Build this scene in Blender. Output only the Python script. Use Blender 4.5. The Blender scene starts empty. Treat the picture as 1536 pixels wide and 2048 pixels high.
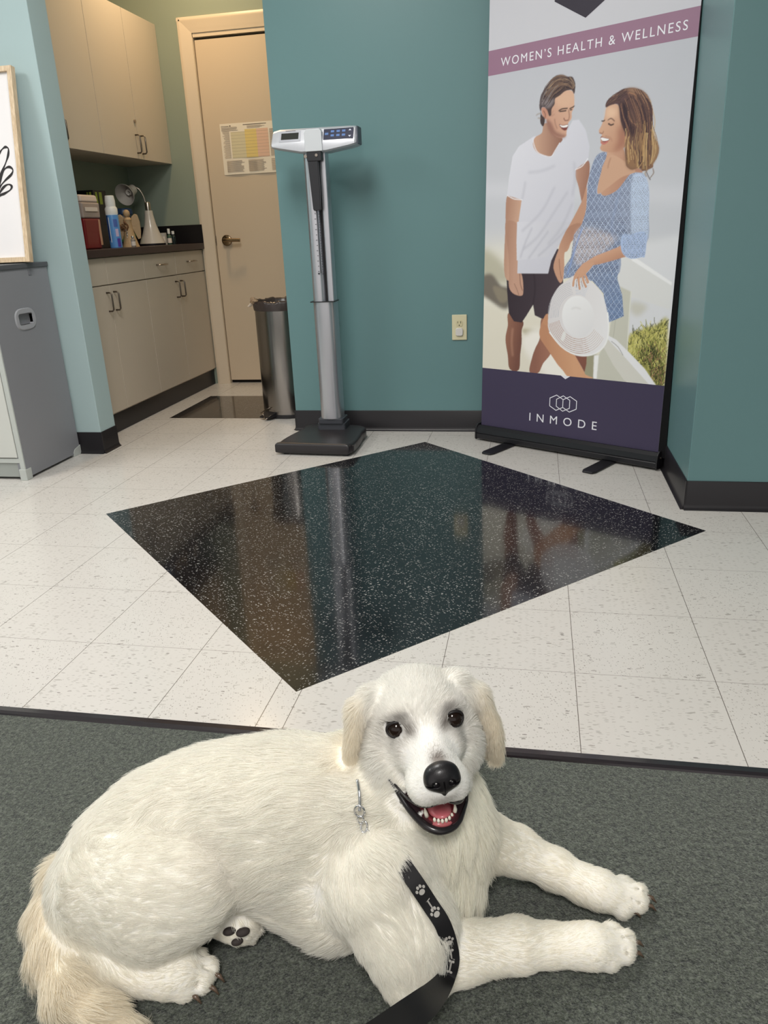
import bpy, bmesh, math, random
import numpy as np
from mathutils import Vector, Matrix
random.seed(7)
SC = bpy.context.scene
COL = SC.collection
PI = math.pi

# ------------------------------------------------------------------ helpers
def s2l(c):
    return tuple((x/12.92 if x <= .04045 else ((x+.055)/1.055)**2.4) for x in c)
def rgb(r, g, b):
    return s2l((r/255, g/255, b/255))
_M = {}
def mat(name, col=(.8, .8, .8), rough=.5, metal=0., spec=.5, coat=0., emis=None, estr=0., trans=0., alpha=1., ior=1.45):
    if name in _M: return _M[name]
    m = bpy.data.materials.new(name); m.use_nodes = True
    b = m.node_tree.nodes['Principled BSDF']
    b.inputs['Base Color'].default_value = (*col[:3], 1)
    b.inputs['Roughness'].default_value = rough
    b.inputs['Metallic'].default_value = metal
    b.inputs['Specular IOR Level'].default_value = spec
    b.inputs['Coat Weight'].default_value = coat
    b.inputs['Coat Roughness'].default_value = .08
    b.inputs['Transmission Weight'].default_value = trans
    b.inputs['Alpha'].default_value = alpha
    b.inputs['IOR'].default_value = ior
    if emis:
        b.inputs['Emission Color'].default_value = (*emis, 1); b.inputs['Emission Strength'].default_value = estr
    _M[name] = m
    return m
class NT:
    def __init__(s, m): s.m = m; s.t = m.node_tree; s.n = s.t.nodes; s.b = s.n['Principled BSDF']
    def add(s, typ, **kw):
        nd = s.n.new(typ)
        for k, v in kw.items():
            if k.startswith('i_'):
                nd.inputs[int(k[2:]) if k[2:].isdigit() else k[2:].replace('_', ' ')].default_value = v
            else: setattr(nd, k, v)
        return nd
    def l(s, a, b): s.t.links.new(a, b)
    def math(s, op, a, b=None, c=None, clamp=False):
        nd = s.n.new('ShaderNodeMath'); nd.operation = op; nd.use_clamp = clamp
        for i, v in enumerate((a, b, c)):
            if v is None: continue
            if isinstance(v, (int, float)): nd.inputs[i].default_value = v
            else: s.l(v, nd.inputs[i])
        return nd.outputs[0]
    def mix(s, f, a, b):
        nd = s.n.new('ShaderNodeMix'); nd.data_type = 'RGBA'
        for i, v in ((0, f), (6, a), (7, b)):
            if isinstance(v, (int, float)): nd.inputs[i].default_value = v
            elif isinstance(v, tuple): nd.inputs[i].default_value = (*v[:3], 1)
            else: s.l(v, nd.inputs[i])
        return nd.outputs[2]
    def noise(s, vec, scale, detail=2., rough=.5):
        nd = s.add('ShaderNodeTexNoise'); nd.inputs['Scale'].default_value = scale
        nd.inputs['Detail'].default_value = detail; nd.inputs['Roughness'].default_value = rough
        if vec is not None: s.l(vec, nd.inputs['Vector'])
        return nd.outputs['Fac']
    def ramp(s, fac, p0, p1, c0=(0, 0, 0), c1=(1, 1, 1)):
        nd = s.n.new('ShaderNodeValToRGB'); e = nd.color_ramp.elements
        e[0].position = p0; e[1].position = p1; e[0].color = (*c0, 1); e[1].color = (*c1, 1)
        s.l(fac, nd.inputs[0]); return nd.outputs[0]
    def bump(s, h, strength=.2, dist=.001):
        nd = s.n.new('ShaderNodeBump'); nd.inputs['Strength'].default_value = strength
        nd.inputs['Distance'].default_value = dist
        s.l(h, nd.inputs['Height']); s.l(nd.outputs[0], s.b.inputs['Normal'])
def paint(name, col, rough=.45, bump=.12, spec=.3):
    m = mat(name, col, rough, spec=spec); t = NT(m)
    g = t.add('ShaderNodeNewGeometry')
    t.bump(t.noise(g.outputs['Position'], 260, 3), bump, .001)
    return m

def link(o, parent=None):
    COL.objects.link(o)
    if parent is not None:
        o.parent = parent
        o.matrix_parent_inverse = Matrix.Translation(-Vector(parent.location)) if parent.type == 'EMPTY' else Matrix.Identity(4)
    return o
def thing(name, label, cat, loc, group=None):
    o = bpy.data.objects.new(name, None); o.empty_display_size = .05
    o.location = loc; COL.objects.link(o)
    return tag(o, label, cat, group)
def tag(o, label=None, cat=None, group=None, kind=None):
    if label: o['label'] = label
    if cat: o['category'] = cat
    if group: o['group'] = group
    if kind: o['kind'] = kind
    return o
class MB:
    """collects shapes; build() links them as one mesh object"""
    def __init__(s, M=None): s.v = []; s.f = []; s.M = M
    def add(s, vs, fs):
        o = len(s.v)
        s.v += [tuple(s.M @ Vector(p)) if s.M is not None else tuple(p) for p in vs]
        s.f += [tuple(i+o for i in f) for f in fs]; return s
    def box(s, x0, x1, y0, y1, z0, z1):
        return s.add([(x0,y0,z0),(x1,y0,z0),(x1,y1,z0),(x0,y1,z0),(x0,y0,z1),(x1,y0,z1),(x1,y1,z1),(x0,y1,z1)],
                     [(0,3,2,1),(4,5,6,7),(0,1,5,4),(1,2,6,5),(2,3,7,6),(3,0,4,7)])
    def prism(s, pts, a0, a1, ax=2):
        """closed outline pts (2-D) swept along axis ax from a0 to a1"""
        n = len(pts)
        def P(p, a):
            return {0: (a, p[0], p[1]), 1: (p[0], a, p[1]), 2: (p[0], p[1], a)}[ax]
        vs = [P(p, a0) for p in pts]+[P(p, a1) for p in pts]
        return s.add(vs, [tuple(range(n))[::-1], tuple(range(n, 2*n))]+[(i, (i+1) % n, n+(i+1) % n, n+i) for i in range(n)])
    def lathe(s, prof, c=(0, 0, 0), n=32, sx=1., sy=1., cap=True):
        vs = []; fs = []
        for r, z in prof:
            for i in range(n):
                a = 2*PI*i/n; vs.append((c[0]+r*sx*math.cos(a), c[1]+r*sy*math.sin(a), c[2]+z))
        for j in range(len(prof)-1):
            for i in range(n):
                fs.append((j*n+i, j*n+(i+1) % n, (j+1)*n+(i+1) % n, (j+1)*n+i))
        if cap: fs += [tuple(range(n))[::-1], tuple((len(prof)-1)*n+i for i in range(n))]
        return s.add(vs, fs)
    def cyl(s, p0, p1, r0, r1=None, n=20):
        return s.tube([p0, p1], [r0, r0 if r1 is None else r1], n)
    def tube(s, pts, rs, n=10, flat=1., up=None):
        pts = [Vector(p) for p in pts]
        if isinstance(rs, (int, float)): rs = [rs]*len(pts)
        vs = []; fs = []; prev = None
        for i, p in enumerate(pts):
            d = (pts[min(i+1, len(pts)-1)]-pts[max(i-1, 0)]).normalized()
            if prev is None:
                a = Vector(up) if up else (Vector((0, 0, 1)) if abs(d.z) < .9 else Vector((1, 0, 0)))
            else: a = prev
            u = (a-d*a.dot(d)).normalized(); w = d.cross(u); prev = u
            for k in range(n):
                t = 2*PI*k/n; vs.append(p+u*(rs[i]*math.cos(t))+w*(rs[i]*flat*math.sin(t)))
        for j in range(len(pts)-1):
            for k in range(n):
                fs.append((j*n+k, j*n+(k+1) % n, (j+1)*n+(k+1) % n, (j+1)*n+k))
        fs += [tuple(range(n))[::-1], tuple((len(pts)-1)*n+k for k in range(n))]
        return s.add(vs, fs)
    def ell(s, c, r, n=20, m=12, R=None):
        vs = []; fs = []
        for j in range(m+1):
            ph = PI*j/m
            for i in range(n):
                t = 2*PI*i/n
                q = Vector((r[0]*math.sin(ph)*math.cos(t), r[1]*math.sin(ph)*math.sin(t), r[2]*math.cos(ph)))
                if R is not None: q = R @ q
                vs.append(Vector(c)+q)
        for j in range(m):
            for i in range(n):
                fs.append((j*n+i, (j+1)*n+i, (j+1)*n+(i+1) % n, j*n+(i+1) % n))
        return s.add(vs, fs)
    def build(s, name, m, parent=None, smooth=False, bevel=0., seg=2, angle=35, sub=0):
        me = bpy.data.meshes.new(name); me.from_pydata([tuple(v) for v in s.v], [], s.f)
        bm = bmesh.new(); bm.from_mesh(me)
        bmesh.ops.remove_doubles(bm, verts=bm.verts, dist=1e-6)
        bmesh.ops.recalc_face_normals(bm, faces=bm.faces)
        bm.to_mesh(me); bm.free()
        me.materials.append(m)
        if smooth or bevel:
            me.polygons.foreach_set('use_smooth', [True]*len(me.polygons))
            if smooth != 'all': me.set_sharp_from_angle(angle=math.radians(angle))
        o = bpy.data.objects.new(name, me); link(o, parent)
        if bevel:
            md = o.modifiers.new('bevel', 'BEVEL'); md.width = bevel; md.segments = seg; md.limit_method = 'ANGLE'
            md.angle_limit = math.radians(30); md.harden_normals = True
        if sub:
            md = o.modifiers.new('sub', 'SUBSURF'); md.levels = sub; md.render_levels = sub
        return o
def rrect(x0, x1, z0, z1, r, n=5):
    out = []
    for cx, cz, a in ((x1-r, z1-r, 0), (x0+r, z1-r, 90), (x0+r, z0+r, 180), (x1-r, z0+r, 270)):
        for k in range(n+1):
            t = math.radians(a+90*k/n); out.append((cx+r*math.cos(t), cz+r*math.sin(t)))
    return out
def smooth_path(P, n=8, closed=False):
    P = [Vector(p) for p in P]; out = []; m = len(P)
    for i in range(m if closed else m-1):
        g = (lambda k: P[k % m]) if closed else (lambda k: P[max(0, min(m-1, k))])
        a, b, c, d = g(i-1), g(i), g(i+1), g(i+2)
        for k in range(n):
            t = k/n
            out.append(.5*((2*b)+(c-a)*t+(2*a-5*b+4*c-d)*t*t+(3*b-a-3*c+d)*t**3))
    if not closed: out.append(P[-1])
    return out
def text_mesh(name, body, size, m, place, parent, spacing=1., ext=.0002, width=None, height=None):
    """lettering turned into a mesh; place maps (x, y, z) of the text to the room"""
    cu = bpy.data.curves.new(name, 'FONT'); cu.body = body; cu.size = size; cu.space_character = spacing
    cu.extrude = ext; cu.resolution_u = 4
    o = bpy.data.objects.new(name+'_src', cu); COL.objects.link(o)
    dg = bpy.context.evaluated_depsgraph_get(); dg.update()
    me = bpy.data.meshes.new_from_object(o.evaluated_get(dg), depsgraph=dg)
    bpy.data.objects.remove(o); bpy.data.curves.remove(cu)
    xs = [v.co.x for v in me.vertices]; ys = [v.co.y for v in me.vertices]
    kx = width/(max(xs)-min(xs)) if width else 1.; ky = height/(max(ys)-min(ys)) if height else kx
    for v in me.vertices: v.co = place((v.co.x-min(xs))*kx, (v.co.y-min(ys))*ky, v.co.z)
    me.materials.clear(); me.materials.append(m); me.name = name
    return link(bpy.data.objects.new(name, me), parent)

# ------------------------------------------------------------------ camera
cam = bpy.data.cameras.new('camera'); co = bpy.data.objects.new('camera', cam); COL.objects.link(co)
R = ((0.98201262, -0.02527961, 0.18711538), (0.18421273, 0.34574598, -0.92006814), (-0.04143542, 0.93798776, 0.34418374))
co.matrix_world = Matrix([(*R[0], 0), (*R[1], 0), (*R[2], .97667), (0, 0, 0, 1)])
cam.sensor_fit = 'VERTICAL'; cam.sensor_height = 36.; cam.lens = 36*1546.72/2048
cam.clip_start = .02
SC.camera = co
SC.view_settings.view_transform = 'Standard'; SC.view_settings.look = 'None'
SC.view_settings.gamma = 1; SC.view_settings.use_curve_mapping = False
SC.view_settings.exposure = 0.

# ------------------------------------------------------------------ wall, floor materials
TEAL = paint('teal_paint', rgb(103, 137, 139), .38, .1, .35)
PALE = paint('pale_blue_paint', rgb(172, 193, 195), .5)
SAGE = paint('sage_paint', rgb(142, 152, 138), .5)
CEIL = paint('ceiling_paint', rgb(226, 226, 220), .8)
BASE = mat('black_vinyl_base', rgb(34, 32, 35), .35, spec=.4)
BLACK = mat('black_plastic', rgb(30, 29, 32), .4)
STEEL = mat('brushed_nickel', rgb(170, 160, 150), .3, 1.)
WHITE = mat('white_plastic', rgb(225, 224, 220), .4)

def cellflecks(t, X, Y, sx, sy, p, seed, rot=0.):
    """short flecks, one to a cell, some cells empty, tone differs from one to the next"""
    c = t.add('ShaderNodeCombineXYZ'); wv = t.add('ShaderNodeCombineXYZ'); t.l(X, wv.inputs[0]); t.l(Y, wv.inputs[1]); wv.inputs[2].default_value = seed
    wob = t.math('MULTIPLY', t.math('SUBTRACT', t.noise(wv.outputs[0], 60, 2), .5), .007)
    t.l(t.math('MULTIPLY', t.math('ADD', t.math('ADD', X, wob), t.math('MULTIPLY', Y, rot)), sx), c.inputs[0]); t.l(t.math('MULTIPLY', t.math('ADD', t.math('SUBTRACT', Y, wob), t.math('MULTIPLY', X, -rot)), sy), c.inputs[1]); c.inputs[2].default_value = seed
    vo = t.add('ShaderNodeTexVoronoi', feature='F1', voronoi_dimensions='2D'); vo.inputs['Scale'].default_value = 1.; t.l(c.outputs[0], vo.inputs['Vector'])
    sc = t.add('ShaderNodeSeparateColor'); t.l(vo.outputs['Color'], sc.inputs[0])
    size = t.math('MULTIPLY', sc.outputs[1], .34)
    a = t.math('MULTIPLY', t.math('LESS_THAN', vo.outputs['Distance'], size), t.math('GREATER_THAN', sc.outputs[0], p))
    return t.math('MULTIPLY', a, t.math('ADD', .35, t.math('MULTIPLY', sc.outputs[2], .65)))
def tile_mat():
    m = mat('cream_vinyl_tile', rgb(222, 214, 203), .16, spec=.35); t = NT(m)
    g = t.add('ShaderNodeNewGeometry'); sep = t.add('ShaderNodeSeparateXYZ'); t.l(g.outputs['Position'], sep.inputs[0])
    X, Y = sep.outputs[0], sep.outputs[1]
    T = .3048
    u = t.math('DIVIDE', t.math('ADD', X, .1975), T); v = t.math('DIVIDE', t.math('SUBTRACT', Y, 1.588), T)
    fu = t.math('FRACT', u); fv = t.math('FRACT', v)
    iu = t.math('FLOOR', u); iv = t.math('FLOOR', v)
    du = t.math('MINIMUM', fu, t.math('SUBTRACT', 1, fu)); dv = t.math('MINIMUM', fv, t.math('SUBTRACT', 1, fv))
    # width of each joint differs a little
    wn = t.add('ShaderNodeTexWhiteNoise', noise_dimensions='2D'); cv = t.add('ShaderNodeCombineXYZ')
    t.l(t.math('ROUND', u), cv.inputs[0]); t.l(t.math('ROUND', v), cv.inputs[1]); t.l(cv.outputs[0], wn.inputs['Vector'])
    ju = t.math('LESS_THAN', du, .0024); jv = t.math('LESS_THAN', dv, .0016)
    extra = t.math('MULTIPLY', t.math('LESS_THAN', t.math('ABSOLUTE', t.math('ADD', X, .562)), .0008), t.math('LESS_THAN', Y, 1.58))
    joint = t.math('MAXIMUM', t.math('MAXIMUM', ju, jv), extra)
    # flecks run one way on one tile and the other way on the next
    par = t.math('FLOORED_MODULO', t.math('ADD', iu, iv), 2.)
    def flecks(sx, sy, scale, lo, hi, seed):
        c = t.add('ShaderNodeCombineXYZ')
        a = t.math('MULTIPLY', X, sx); b = t.math('MULTIPLY', Y, sy)
        wa = t.noise(g.outputs['Position'], 30, 2); 
        t.l(t.math('ADD', a, t.math('MULTIPLY', wa, .05*sx/10)), c.inputs[0]); t.l(t.math('ADD', b, t.math('MULTIPLY', wa, .05*sy/10)), c.inputs[1]); c.inputs[2].default_value = seed
        n1 = t.noise(c.outputs[0], scale, 2, .4)
        return t.ramp(n1, lo, hi)
    f = t.mix(par, cellflecks(t, X, Y, 60, 270, .5, 3.), cellflecks(t, X, Y, 170, 130, .5, 7., .35))
    fl = t.math('MULTIPLY', t.math('MAXIMUM', f, t.math('MULTIPLY', cellflecks(t, X, Y, 38, 120, .86, 11., .2), 1.)), .62)
    tone = t.ramp(t.noise(g.outputs['Position'], 1.6, 3), .3, .7, rgb(205, 200, 195), rgb(210, 206, 201))
    base = t.mix(fl, tone, rgb(128, 122, 114))
    # sparse dark chips
    vo = t.add('ShaderNodeTexVoronoi', feature='F1'); vo.inputs['Scale'].default_value = 1.
    c = t.add('ShaderNodeCombineXYZ'); t.l(t.math('MULTIPLY', X, 34), c.inputs[0]); t.l(t.math('MULTIPLY', Y, 80), c.inputs[1]); t.l(c.outputs[0], vo.inputs['Vector'])
    sel = t.add('ShaderNodeSeparateColor'); t.l(vo.outputs['Color'], sel.inputs[0])
    chip = t.math('MULTIPLY', t.math('LESS_THAN', vo.outputs['Distance'], .16), t.math('GREATER_THAN', sel.outputs[0], .8))
    base = t.mix(t.math('MULTIPLY', chip, .6), base, rgb(92, 86, 78))
    t.l(t.mix(joint, base, rgb(96, 88, 80)), t.b.inputs['Base Color'])
    t.l(t.math('ADD', .13, t.math('MULTIPLY', t.noise(g.outputs['Position'], 9, 3), .12)), t.b.inputs['Roughness'])
    t.bump(t.noise(g.outputs['Position'], 5, 3), .05, .004)
    return m
def black_tile_mat():
    m = mat('black_vinyl_tile', rgb(24, 24, 30), .13, spec=.45, coat=.45); t = NT(m)
    t.b.inputs['Coat Roughness'].default_value = .06
    tc = t.add('ShaderNodeTexCoord'); sep = t.add('ShaderNodeSeparateXYZ'); t.l(tc.outputs['Object'], sep.inputs[0])
    X, Y = sep.outputs[0], sep.outputs[1]; T = .3048
    u = t.math('DIVIDE', X, T); v = t.math('DIVIDE', Y, T)
    fu = t.math('FRACT', u); fv = t.math('FRACT', v)
    du = t.math('MINIMUM', fu, t.math('SUBTRACT', 1, fu)); dv = t.math('MINIMUM', fv, t.math('SUBTRACT', 1, fv))
    joint = t.math('MAXIMUM', t.math('LESS_THAN', du, .0022), t.math('LESS_THAN', dv, .0022))
    par = t.math('FLOORED_MODULO', t.math('ADD', t.math('FLOOR', u), t.math('FLOOR', v)), 2.)
    f = t.mix(par, cellflecks(t, X, Y, 85, 230, .64, 2., .2), cellflecks(t, X, Y, 230, 85, .64, 4., .2))
    g = cellflecks(t, X, Y, 150, 150, .8, 7.)
    dens = t.ramp(t.noise(tc.outputs['Object'], 2.2, 2), .3, .7, (.5,)*3, (1, 1, 1))
    fl = t.math('MULTIPLY', t.math('MAXIMUM', f, t.math('MULTIPLY', g, .6)), t.math('MULTIPLY', dens, .85))
    base = t.mix(fl, rgb(16, 16, 21), rgb(214, 212, 208))
    t.l(t.mix(t.math('MULTIPLY', joint, .5), base, rgb(70, 66, 62)), t.b.inputs['Base Color'])
    return m
TILE = tile_mat(); BTILE = black_tile_mat()
def carpet_mat():
    m = mat('green_carpet', rgb(74, 82, 74), 1., spec=.05); t = NT(m)
    g = t.add('ShaderNodeNewGeometry')
    a = t.noise(g.outputs['Position'], 330, 3, .75); b = t.noise(g.outputs['Position'], 120, 2, .6); c = t.noise(g.outputs['Position'], 14, 2)
    f = t.math('ADD', t.math('MULTIPLY', a, .62), t.math('MULTIPLY', b, .38))
    col = t.ramp(f, .41, .61, rgb(24, 29, 26), rgb(112, 118, 106))
    col2 = t.mix(t.ramp(t.noise(g.outputs['Position'], 260, 1), .56, .62), col, rgb(66, 72, 60))
    t.l(t.mix(t.math('MULTIPLY', c, .25), col2, rgb(60, 68, 64)), t.b.inputs['Base Color'])
    t.b.inputs['Sheen Weight'].default_value = .3
    t.bump(f, 1., .006)
    return m
CARPET = carpet_mat()
# ------------------------------------------------------------------ the setting
YC = 1.268   # carpet meets the transition strip
def struct(name, mb, m, bevel=0., smooth=False):
    o = mb.build(name, m, None, smooth=smooth, bevel=bevel); tag(o, kind='structure'); return o
# vinyl floor with its two black inlays let in
struct('floor', MB().box(-4.2, 4.2, 1.28, 5.3, -.05, 0), TILE)
e = 5*.3048/2
io = struct('floor_inlay', MB().box(-e, e, -e, e, 0, .0006), BTILE)
io.location = (-.513, 2.512, 0); io.rotation_euler = (0, 0, PI/4)
# object coordinates of the inlay start at a tile corner
for v in io.data.vertices: v.co.x += e; v.co.y += e
io.location = Vector((-.513, 2.512, 0)) - Matrix.Rotation(PI/4, 3, 'Z') @ Vector((e, e, 0))
ir = struct('floor_inlay', MB().box(0, .9144, 0, .6096, 0, .0006), BTILE); ir.location = (-2.065, 4.067, 0)
struct('floor_carpet', MB().box(-4.2, 4.2, -3.2, YC, -.05, .001), CARPET)
struct('trim_1', MB().prism([(YC-.004, 0), (YC-.002, .005), (YC+.006, .0065), (YC+.024, .0035), (YC+.027, 0)], -4.2, 4.2, 0),
       mat('brown_black_vinyl_strip', rgb(38, 32, 36), .25, spec=.5, coat=.3))
# walls
H = 2.75
struct('wall_back', MB().box(-1.22, .66, 3.81, 5.3, 0, H), TEAL)
struct('wall_right', MB().box(.533, 4.2, 2.72, 3.9, 0, H), TEAL, bevel=.003)
wl = struct('wall_left', MB().box(-4.2, -2.062, 3.333, 3.474, 0, H), PALE, bevel=.003)
struct('wall_alcove_left', MB().box(-2.8, -2.65, 3.474, 5.3, 0, H), SAGE)
# alcove end wall around the door opening
DX0, DX1, DZ = -2.118, -1.33, 2.135
struct('wall_alcove_end', MB().box(-2.8, DX0, 5.11, 5.3, 0, H).box(DX1, -1.2, 5.11, 5.3, 0, H).box(DX0, DX1, 5.11, 5.3, DZ, H), SAGE)
struct('ceiling', MB().box(-4.2, 4.2, -3.2, 5.3, H, H+.1), CEIL)
struct('wall_side_left', MB().box(-4.3, -4.2, -3.2, 3.34, 0, H), PALE)
struct('wall_side_right', MB().box(4.2, 4.3, -3.2, 2.73, 0, H), PALE)
# vinyl cove baseboards
def cove(x0, y0, x1, y1, nx, ny, h=.105, e0=0., e1=0.):
    """baseboard from (x0,y0) to (x1,y1) standing off the wall along (nx,ny)"""
    d = Vector((x1-x0, y1-y0, 0)); L = d.length; d.normalize()
    M = Matrix(((d.x, nx, 0, x0-d.x*e0), (d.y, ny, 0, y0-d.y*e0), (0, 0, 1, 0), (0, 0, 0, 1)))
    prof = [(-.001, 0), (.017, 0), (.0165, .0025), (.012, .006), (.008, .012), (.006, .02), (.0055, h-.004), (.003, h), (-.001, h)]
    return MB(M).prism(prof, 0, L+e0+e1, 0)
mb = cove(-1.22, 3.81, .533, 3.81, 0, -1, e0=.006); mb2 = cove(-1.22, 5.11, -1.22, 3.81, -1, 0, e1=.006)
mb.v, mb.f = mb.v+mb2.v, mb.f+[tuple(i+len(mb.v) for i in f) for f in mb2.f]
struct('baseboard_back', mb, BASE, smooth=True)
mb = cove(.533, 3.81, .533, 2.72, -1, 0, e1=.006); mb2 = cove(.533, 2.72, 4.2, 2.72, 0, -1, e0=.006)
mb.v, mb.f = mb.v+mb2.v, mb.f+[tuple(i+len(mb.v) for i in f) for f in mb2.f]
struct('baseboard_right', mb, BASE, smooth=True)
mb = cove(-3.4, 3.333, -2.062, 3.333, 0, -1, e1=.006); mb2 = cove(-2.062, 3.333, -2.062, 3.474, 1, 0, e0=.006)
mb.v, mb.f = mb.v+mb2.v, mb.f+[tuple(i+len(mb.v) for i in f) for f in mb2.f]
struct('baseboard_left', mb, BASE, smooth=True)

# ------------------------------------------------------------------ alcove door
CREAM = mat('cream_painted_door', rgb(208, 190, 166), .42, spec=.35)
CREAM2 = mat('cream_painted_casing', rgb(214, 198, 176), .35, spec=.4)
dr = bpy.data.objects.new('door_1', None); dr.location = (-1.72, 5.11, 0); COL.objects.link(dr); tag(dr, kind='structure')
prof = [(0, 0), (0, .014), (.012, .018), (.02, .018), (.03, .014), (.055, .012), (.065, .009), (.085, .006), (.085, 0)]  # outer edge to opening
def casing(pa, pb, inward):
    a, b = Vector(pa), Vector(pb); d = (b-a).normalized(); n = Vector(inward)
    M = Matrix(((d.x, n.x, 0, a.x), (0, 0, -1, 5.11), (d.z, n.z, 0, a.z), (0, 0, 0, 1)))
    return MB(M).prism(prof, 0, (b-a).length, 0)
o0 = DX0-.065
f = MB()
for q in (casing((o0, 0, 0), (o0, 0, DZ+.085), (1, 0, 0)), casing((DX1+.065, 0, 0), (DX1+.065, 0, DZ+.085), (-1, 0, 0)), casing((o0, 0, DZ+.0855), (DX1+.065, 0, DZ+.0855), (0, 0, -1))):
    f.f += [tuple(i+len(f.v) for i in g) for g in q.f]; f.v += q.v
f.box(DX0, DX0+.022, 5.11, 5.2, 0, DZ).box(DX1-.02, DX1, 5.11, 5.2, 0, DZ).box(DX0, DX1, 5.11, 5.2, DZ-.022, DZ)
f.build('door_frame', CREAM2, dr, smooth=True, angle=40)
MB().box(DX0+.026, DX1-.023, 5.122, 5.162, .022, DZ-.034).build('door_slab', CREAM, dr, bevel=.002)
MB().box(DX0+.02, DX1-.02, 5.15, 5.17, 0, .022).box(DX0+.02, DX1-.02, 5.163, 5.2, 0, DZ-.02).build('door_gap_backing', mat('gap_dark_paint', rgb(28, 24, 22), .9), dr)  # near-black backing colours the gaps under and around the slab dark
hd = MB().cyl((-2.015, 5.122, .944), (-2.015, 5.112, .944), .034, .034, 32).cyl((-2.015, 5.112, .944), (-2.015, 5.108, .944), .031, .022, 32).cyl((-2.015, 5.12, .944), (-2.015, 5.062, .944), .0125, .0115)
hd.tube(smooth_path([(-2.018, 5.062, .945), (-1.99, 5.058, .946), (-1.95, 5.062, .945), (-1.905, 5.066, .943)], 6), [.011]*19, 14, flat=.7)
hd.build('door_handle', mat('aged_bronze_metal', rgb(150, 128, 100), .24, 1.), dr, smooth=True)
MB().box(DX0+.0265, DX0+.0285, 5.1205, 5.123, .915, .975).box(-2.0985, -2.0955, 5.1195, 5.1235, .936, .941).box(-2.0985, -2.0955, 5.1195, 5.1235, .948, .953).build('latch_plate', mat('latch_dark', rgb(60, 50, 42), .4, .8), dr)

# ------------------------------------------------------------------ printed chart taped to the door
ch = thing('wall_chart', 'white printed chart with green, yellow and pink table columns taped to the cream door', 'chart', (-1.81, 5.12, 1.48))
PAPER = mat('chart_paper', rgb(236, 226, 208), .6)
cx0, cx1, cz0, cz1 = -1.985, -1.56, 1.338, 1.632
nx = 14; pv = []; pf = []
for j in (0, 1):
    for i in range(nx+1):
        x = cx0+(cx1-cx0)*i/nx
        pv.append((x, 5.1195-(.004*abs(math.sin(i*.5)) if j == 0 else .0004), cz0 if j == 0 else cz1))
for i in range(nx): pf.append((i, i+1, nx+2+i, nx+1+i))
MB().add(pv, pf).build('paper_sheet', PAPER, ch, smooth=True)
def on_chart(u, v): return (cx0+u*(cx1-cx0), 5.1188-(1-v)*.0035-.0006, cz0+v*(cz1-cz0))
def chart_quads(name, rects, m):
    b = MB()
    for u0, v0, u1, v1 in rects:
        a = [on_chart(u0, v0), on_chart(u1, v0), on_chart(u1, v1), on_chart(u0, v1)]
        b.add(a, [(0, 1, 2, 3)])
    return b.build(name, m, ch)
chart_quads('green_columns', [(.16, .32, .38, .83)], mat('print_green', rgb(214, 204, 170), .6))
chart_quads('yellow_columns', [(.38, .32, .56, .87)], mat('print_yellow', rgb(226, 202, 128), .6))
chart_quads('pink_columns', [(.56, .32, .74, .87)], mat('print_pink', rgb(226, 188, 164), .6))
rl = []
for k in range(26):
    v = .33+k*.0205
    rl.append((.03+.04*random.random(), v, .14, v+.007)); rl.append((.76, v, .9, v+.009)); 
    if k % 3 == 0: rl.append((.16, v+.002, .74, v+.005))
for k in range(13):
    v = .05+k*.018
    for a, b in ((.06, .34), (.4, .68), (.76, .95)):
        rl.append((a, v, b-.06*random.random(), v+.0085))
for k in range(4):
    rl.append((.02, .86+k*.02, .3-.05*random.random(), .868+k*.02)); rl.append((.42, .89+k*.014, .7-.1*random.random(), .896+k*.014))
o = chart_quads('print_lines', rl, mat('print_grey', rgb(160, 146, 132), .6))
for v in o.data.vertices: v.co.y -= .0003
o = chart_quads('title_lettering', [(.36, .955, .72, .966), (.02, .945, .14, .953), (.15, .94, .17, .962)], mat('print_dark', rgb(92, 78, 66), .6))

# ------------------------------------------------------------------ cabinets in the alcove
LAM = mat('cream_laminate', rgb(200, 188, 172), .38, spec=.35)
LAMU = LAM
DARKGAP = mat('cabinet_shadow_gap', rgb(40, 35, 32), .8)
PULL = mat('dark_nickel_pull', rgb(112, 104, 96), .3, 1.)
def pull_x(x, y, z0, z1, parent, name='handle', up=True, m=PULL):
    """bow pull on a face looking along +x"""
    s = .028; r = .0042
    if up: pts = [(x, y, z0), (x+s*.75, y, z0), (x+s, y, z0+.008), (x+s, y, z1-.008), (x+s*.75, y, z1), (x, y, z1)]
    else: pts = [(x, z0, y), (x+s*.75, z0, y), (x+s, z0+.008, y), (x+s, z1-.008, y), (x+s*.75, z1, y), (x, z1, y)]
    return MB().tube(pts, r, 10).build(name, m, parent, smooth='all')
def wall_cab(y0, ym, y1, label, lock):
    t = thing('wall_cabinet', label, 'cabinet', (-2.33, (y0+y1)/2, 1.42), 'wall cabinets in the alcove')
    MB().box(-2.648, -2.35, y0+.001, y1-.001, 1.42, 2.2).build('body', LAM, t)
    for a, b, side in ((y0, ym, 1), (ym, y1, 0)):
        d = MB().box(-2.35, -2.33, a+.0018, b-.0018, 1.421, 2.199).build('door', LAMU, t, bevel=.001)
        yh = b-.032 if side else a+.032
        h = pull_x(-2.33, yh, 1.452, 1.548, None); h.parent = d
    if lock:
        l = MB().cyl((-2.331, ym-.02, 1.622), (-2.322, ym-.02, 1.622), .009, .009, 16).build('lock', STEEL, t, smooth=True)
    return t
wall_cab(3.475, 3.85, 4.262, 'cream wall cabinet nearest the blue wall end, above the sharps container', False)
wall_cab(4.262, 4.685, 5.109, 'cream wall cabinet with a small round lock, beside the cream door', True)
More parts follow.
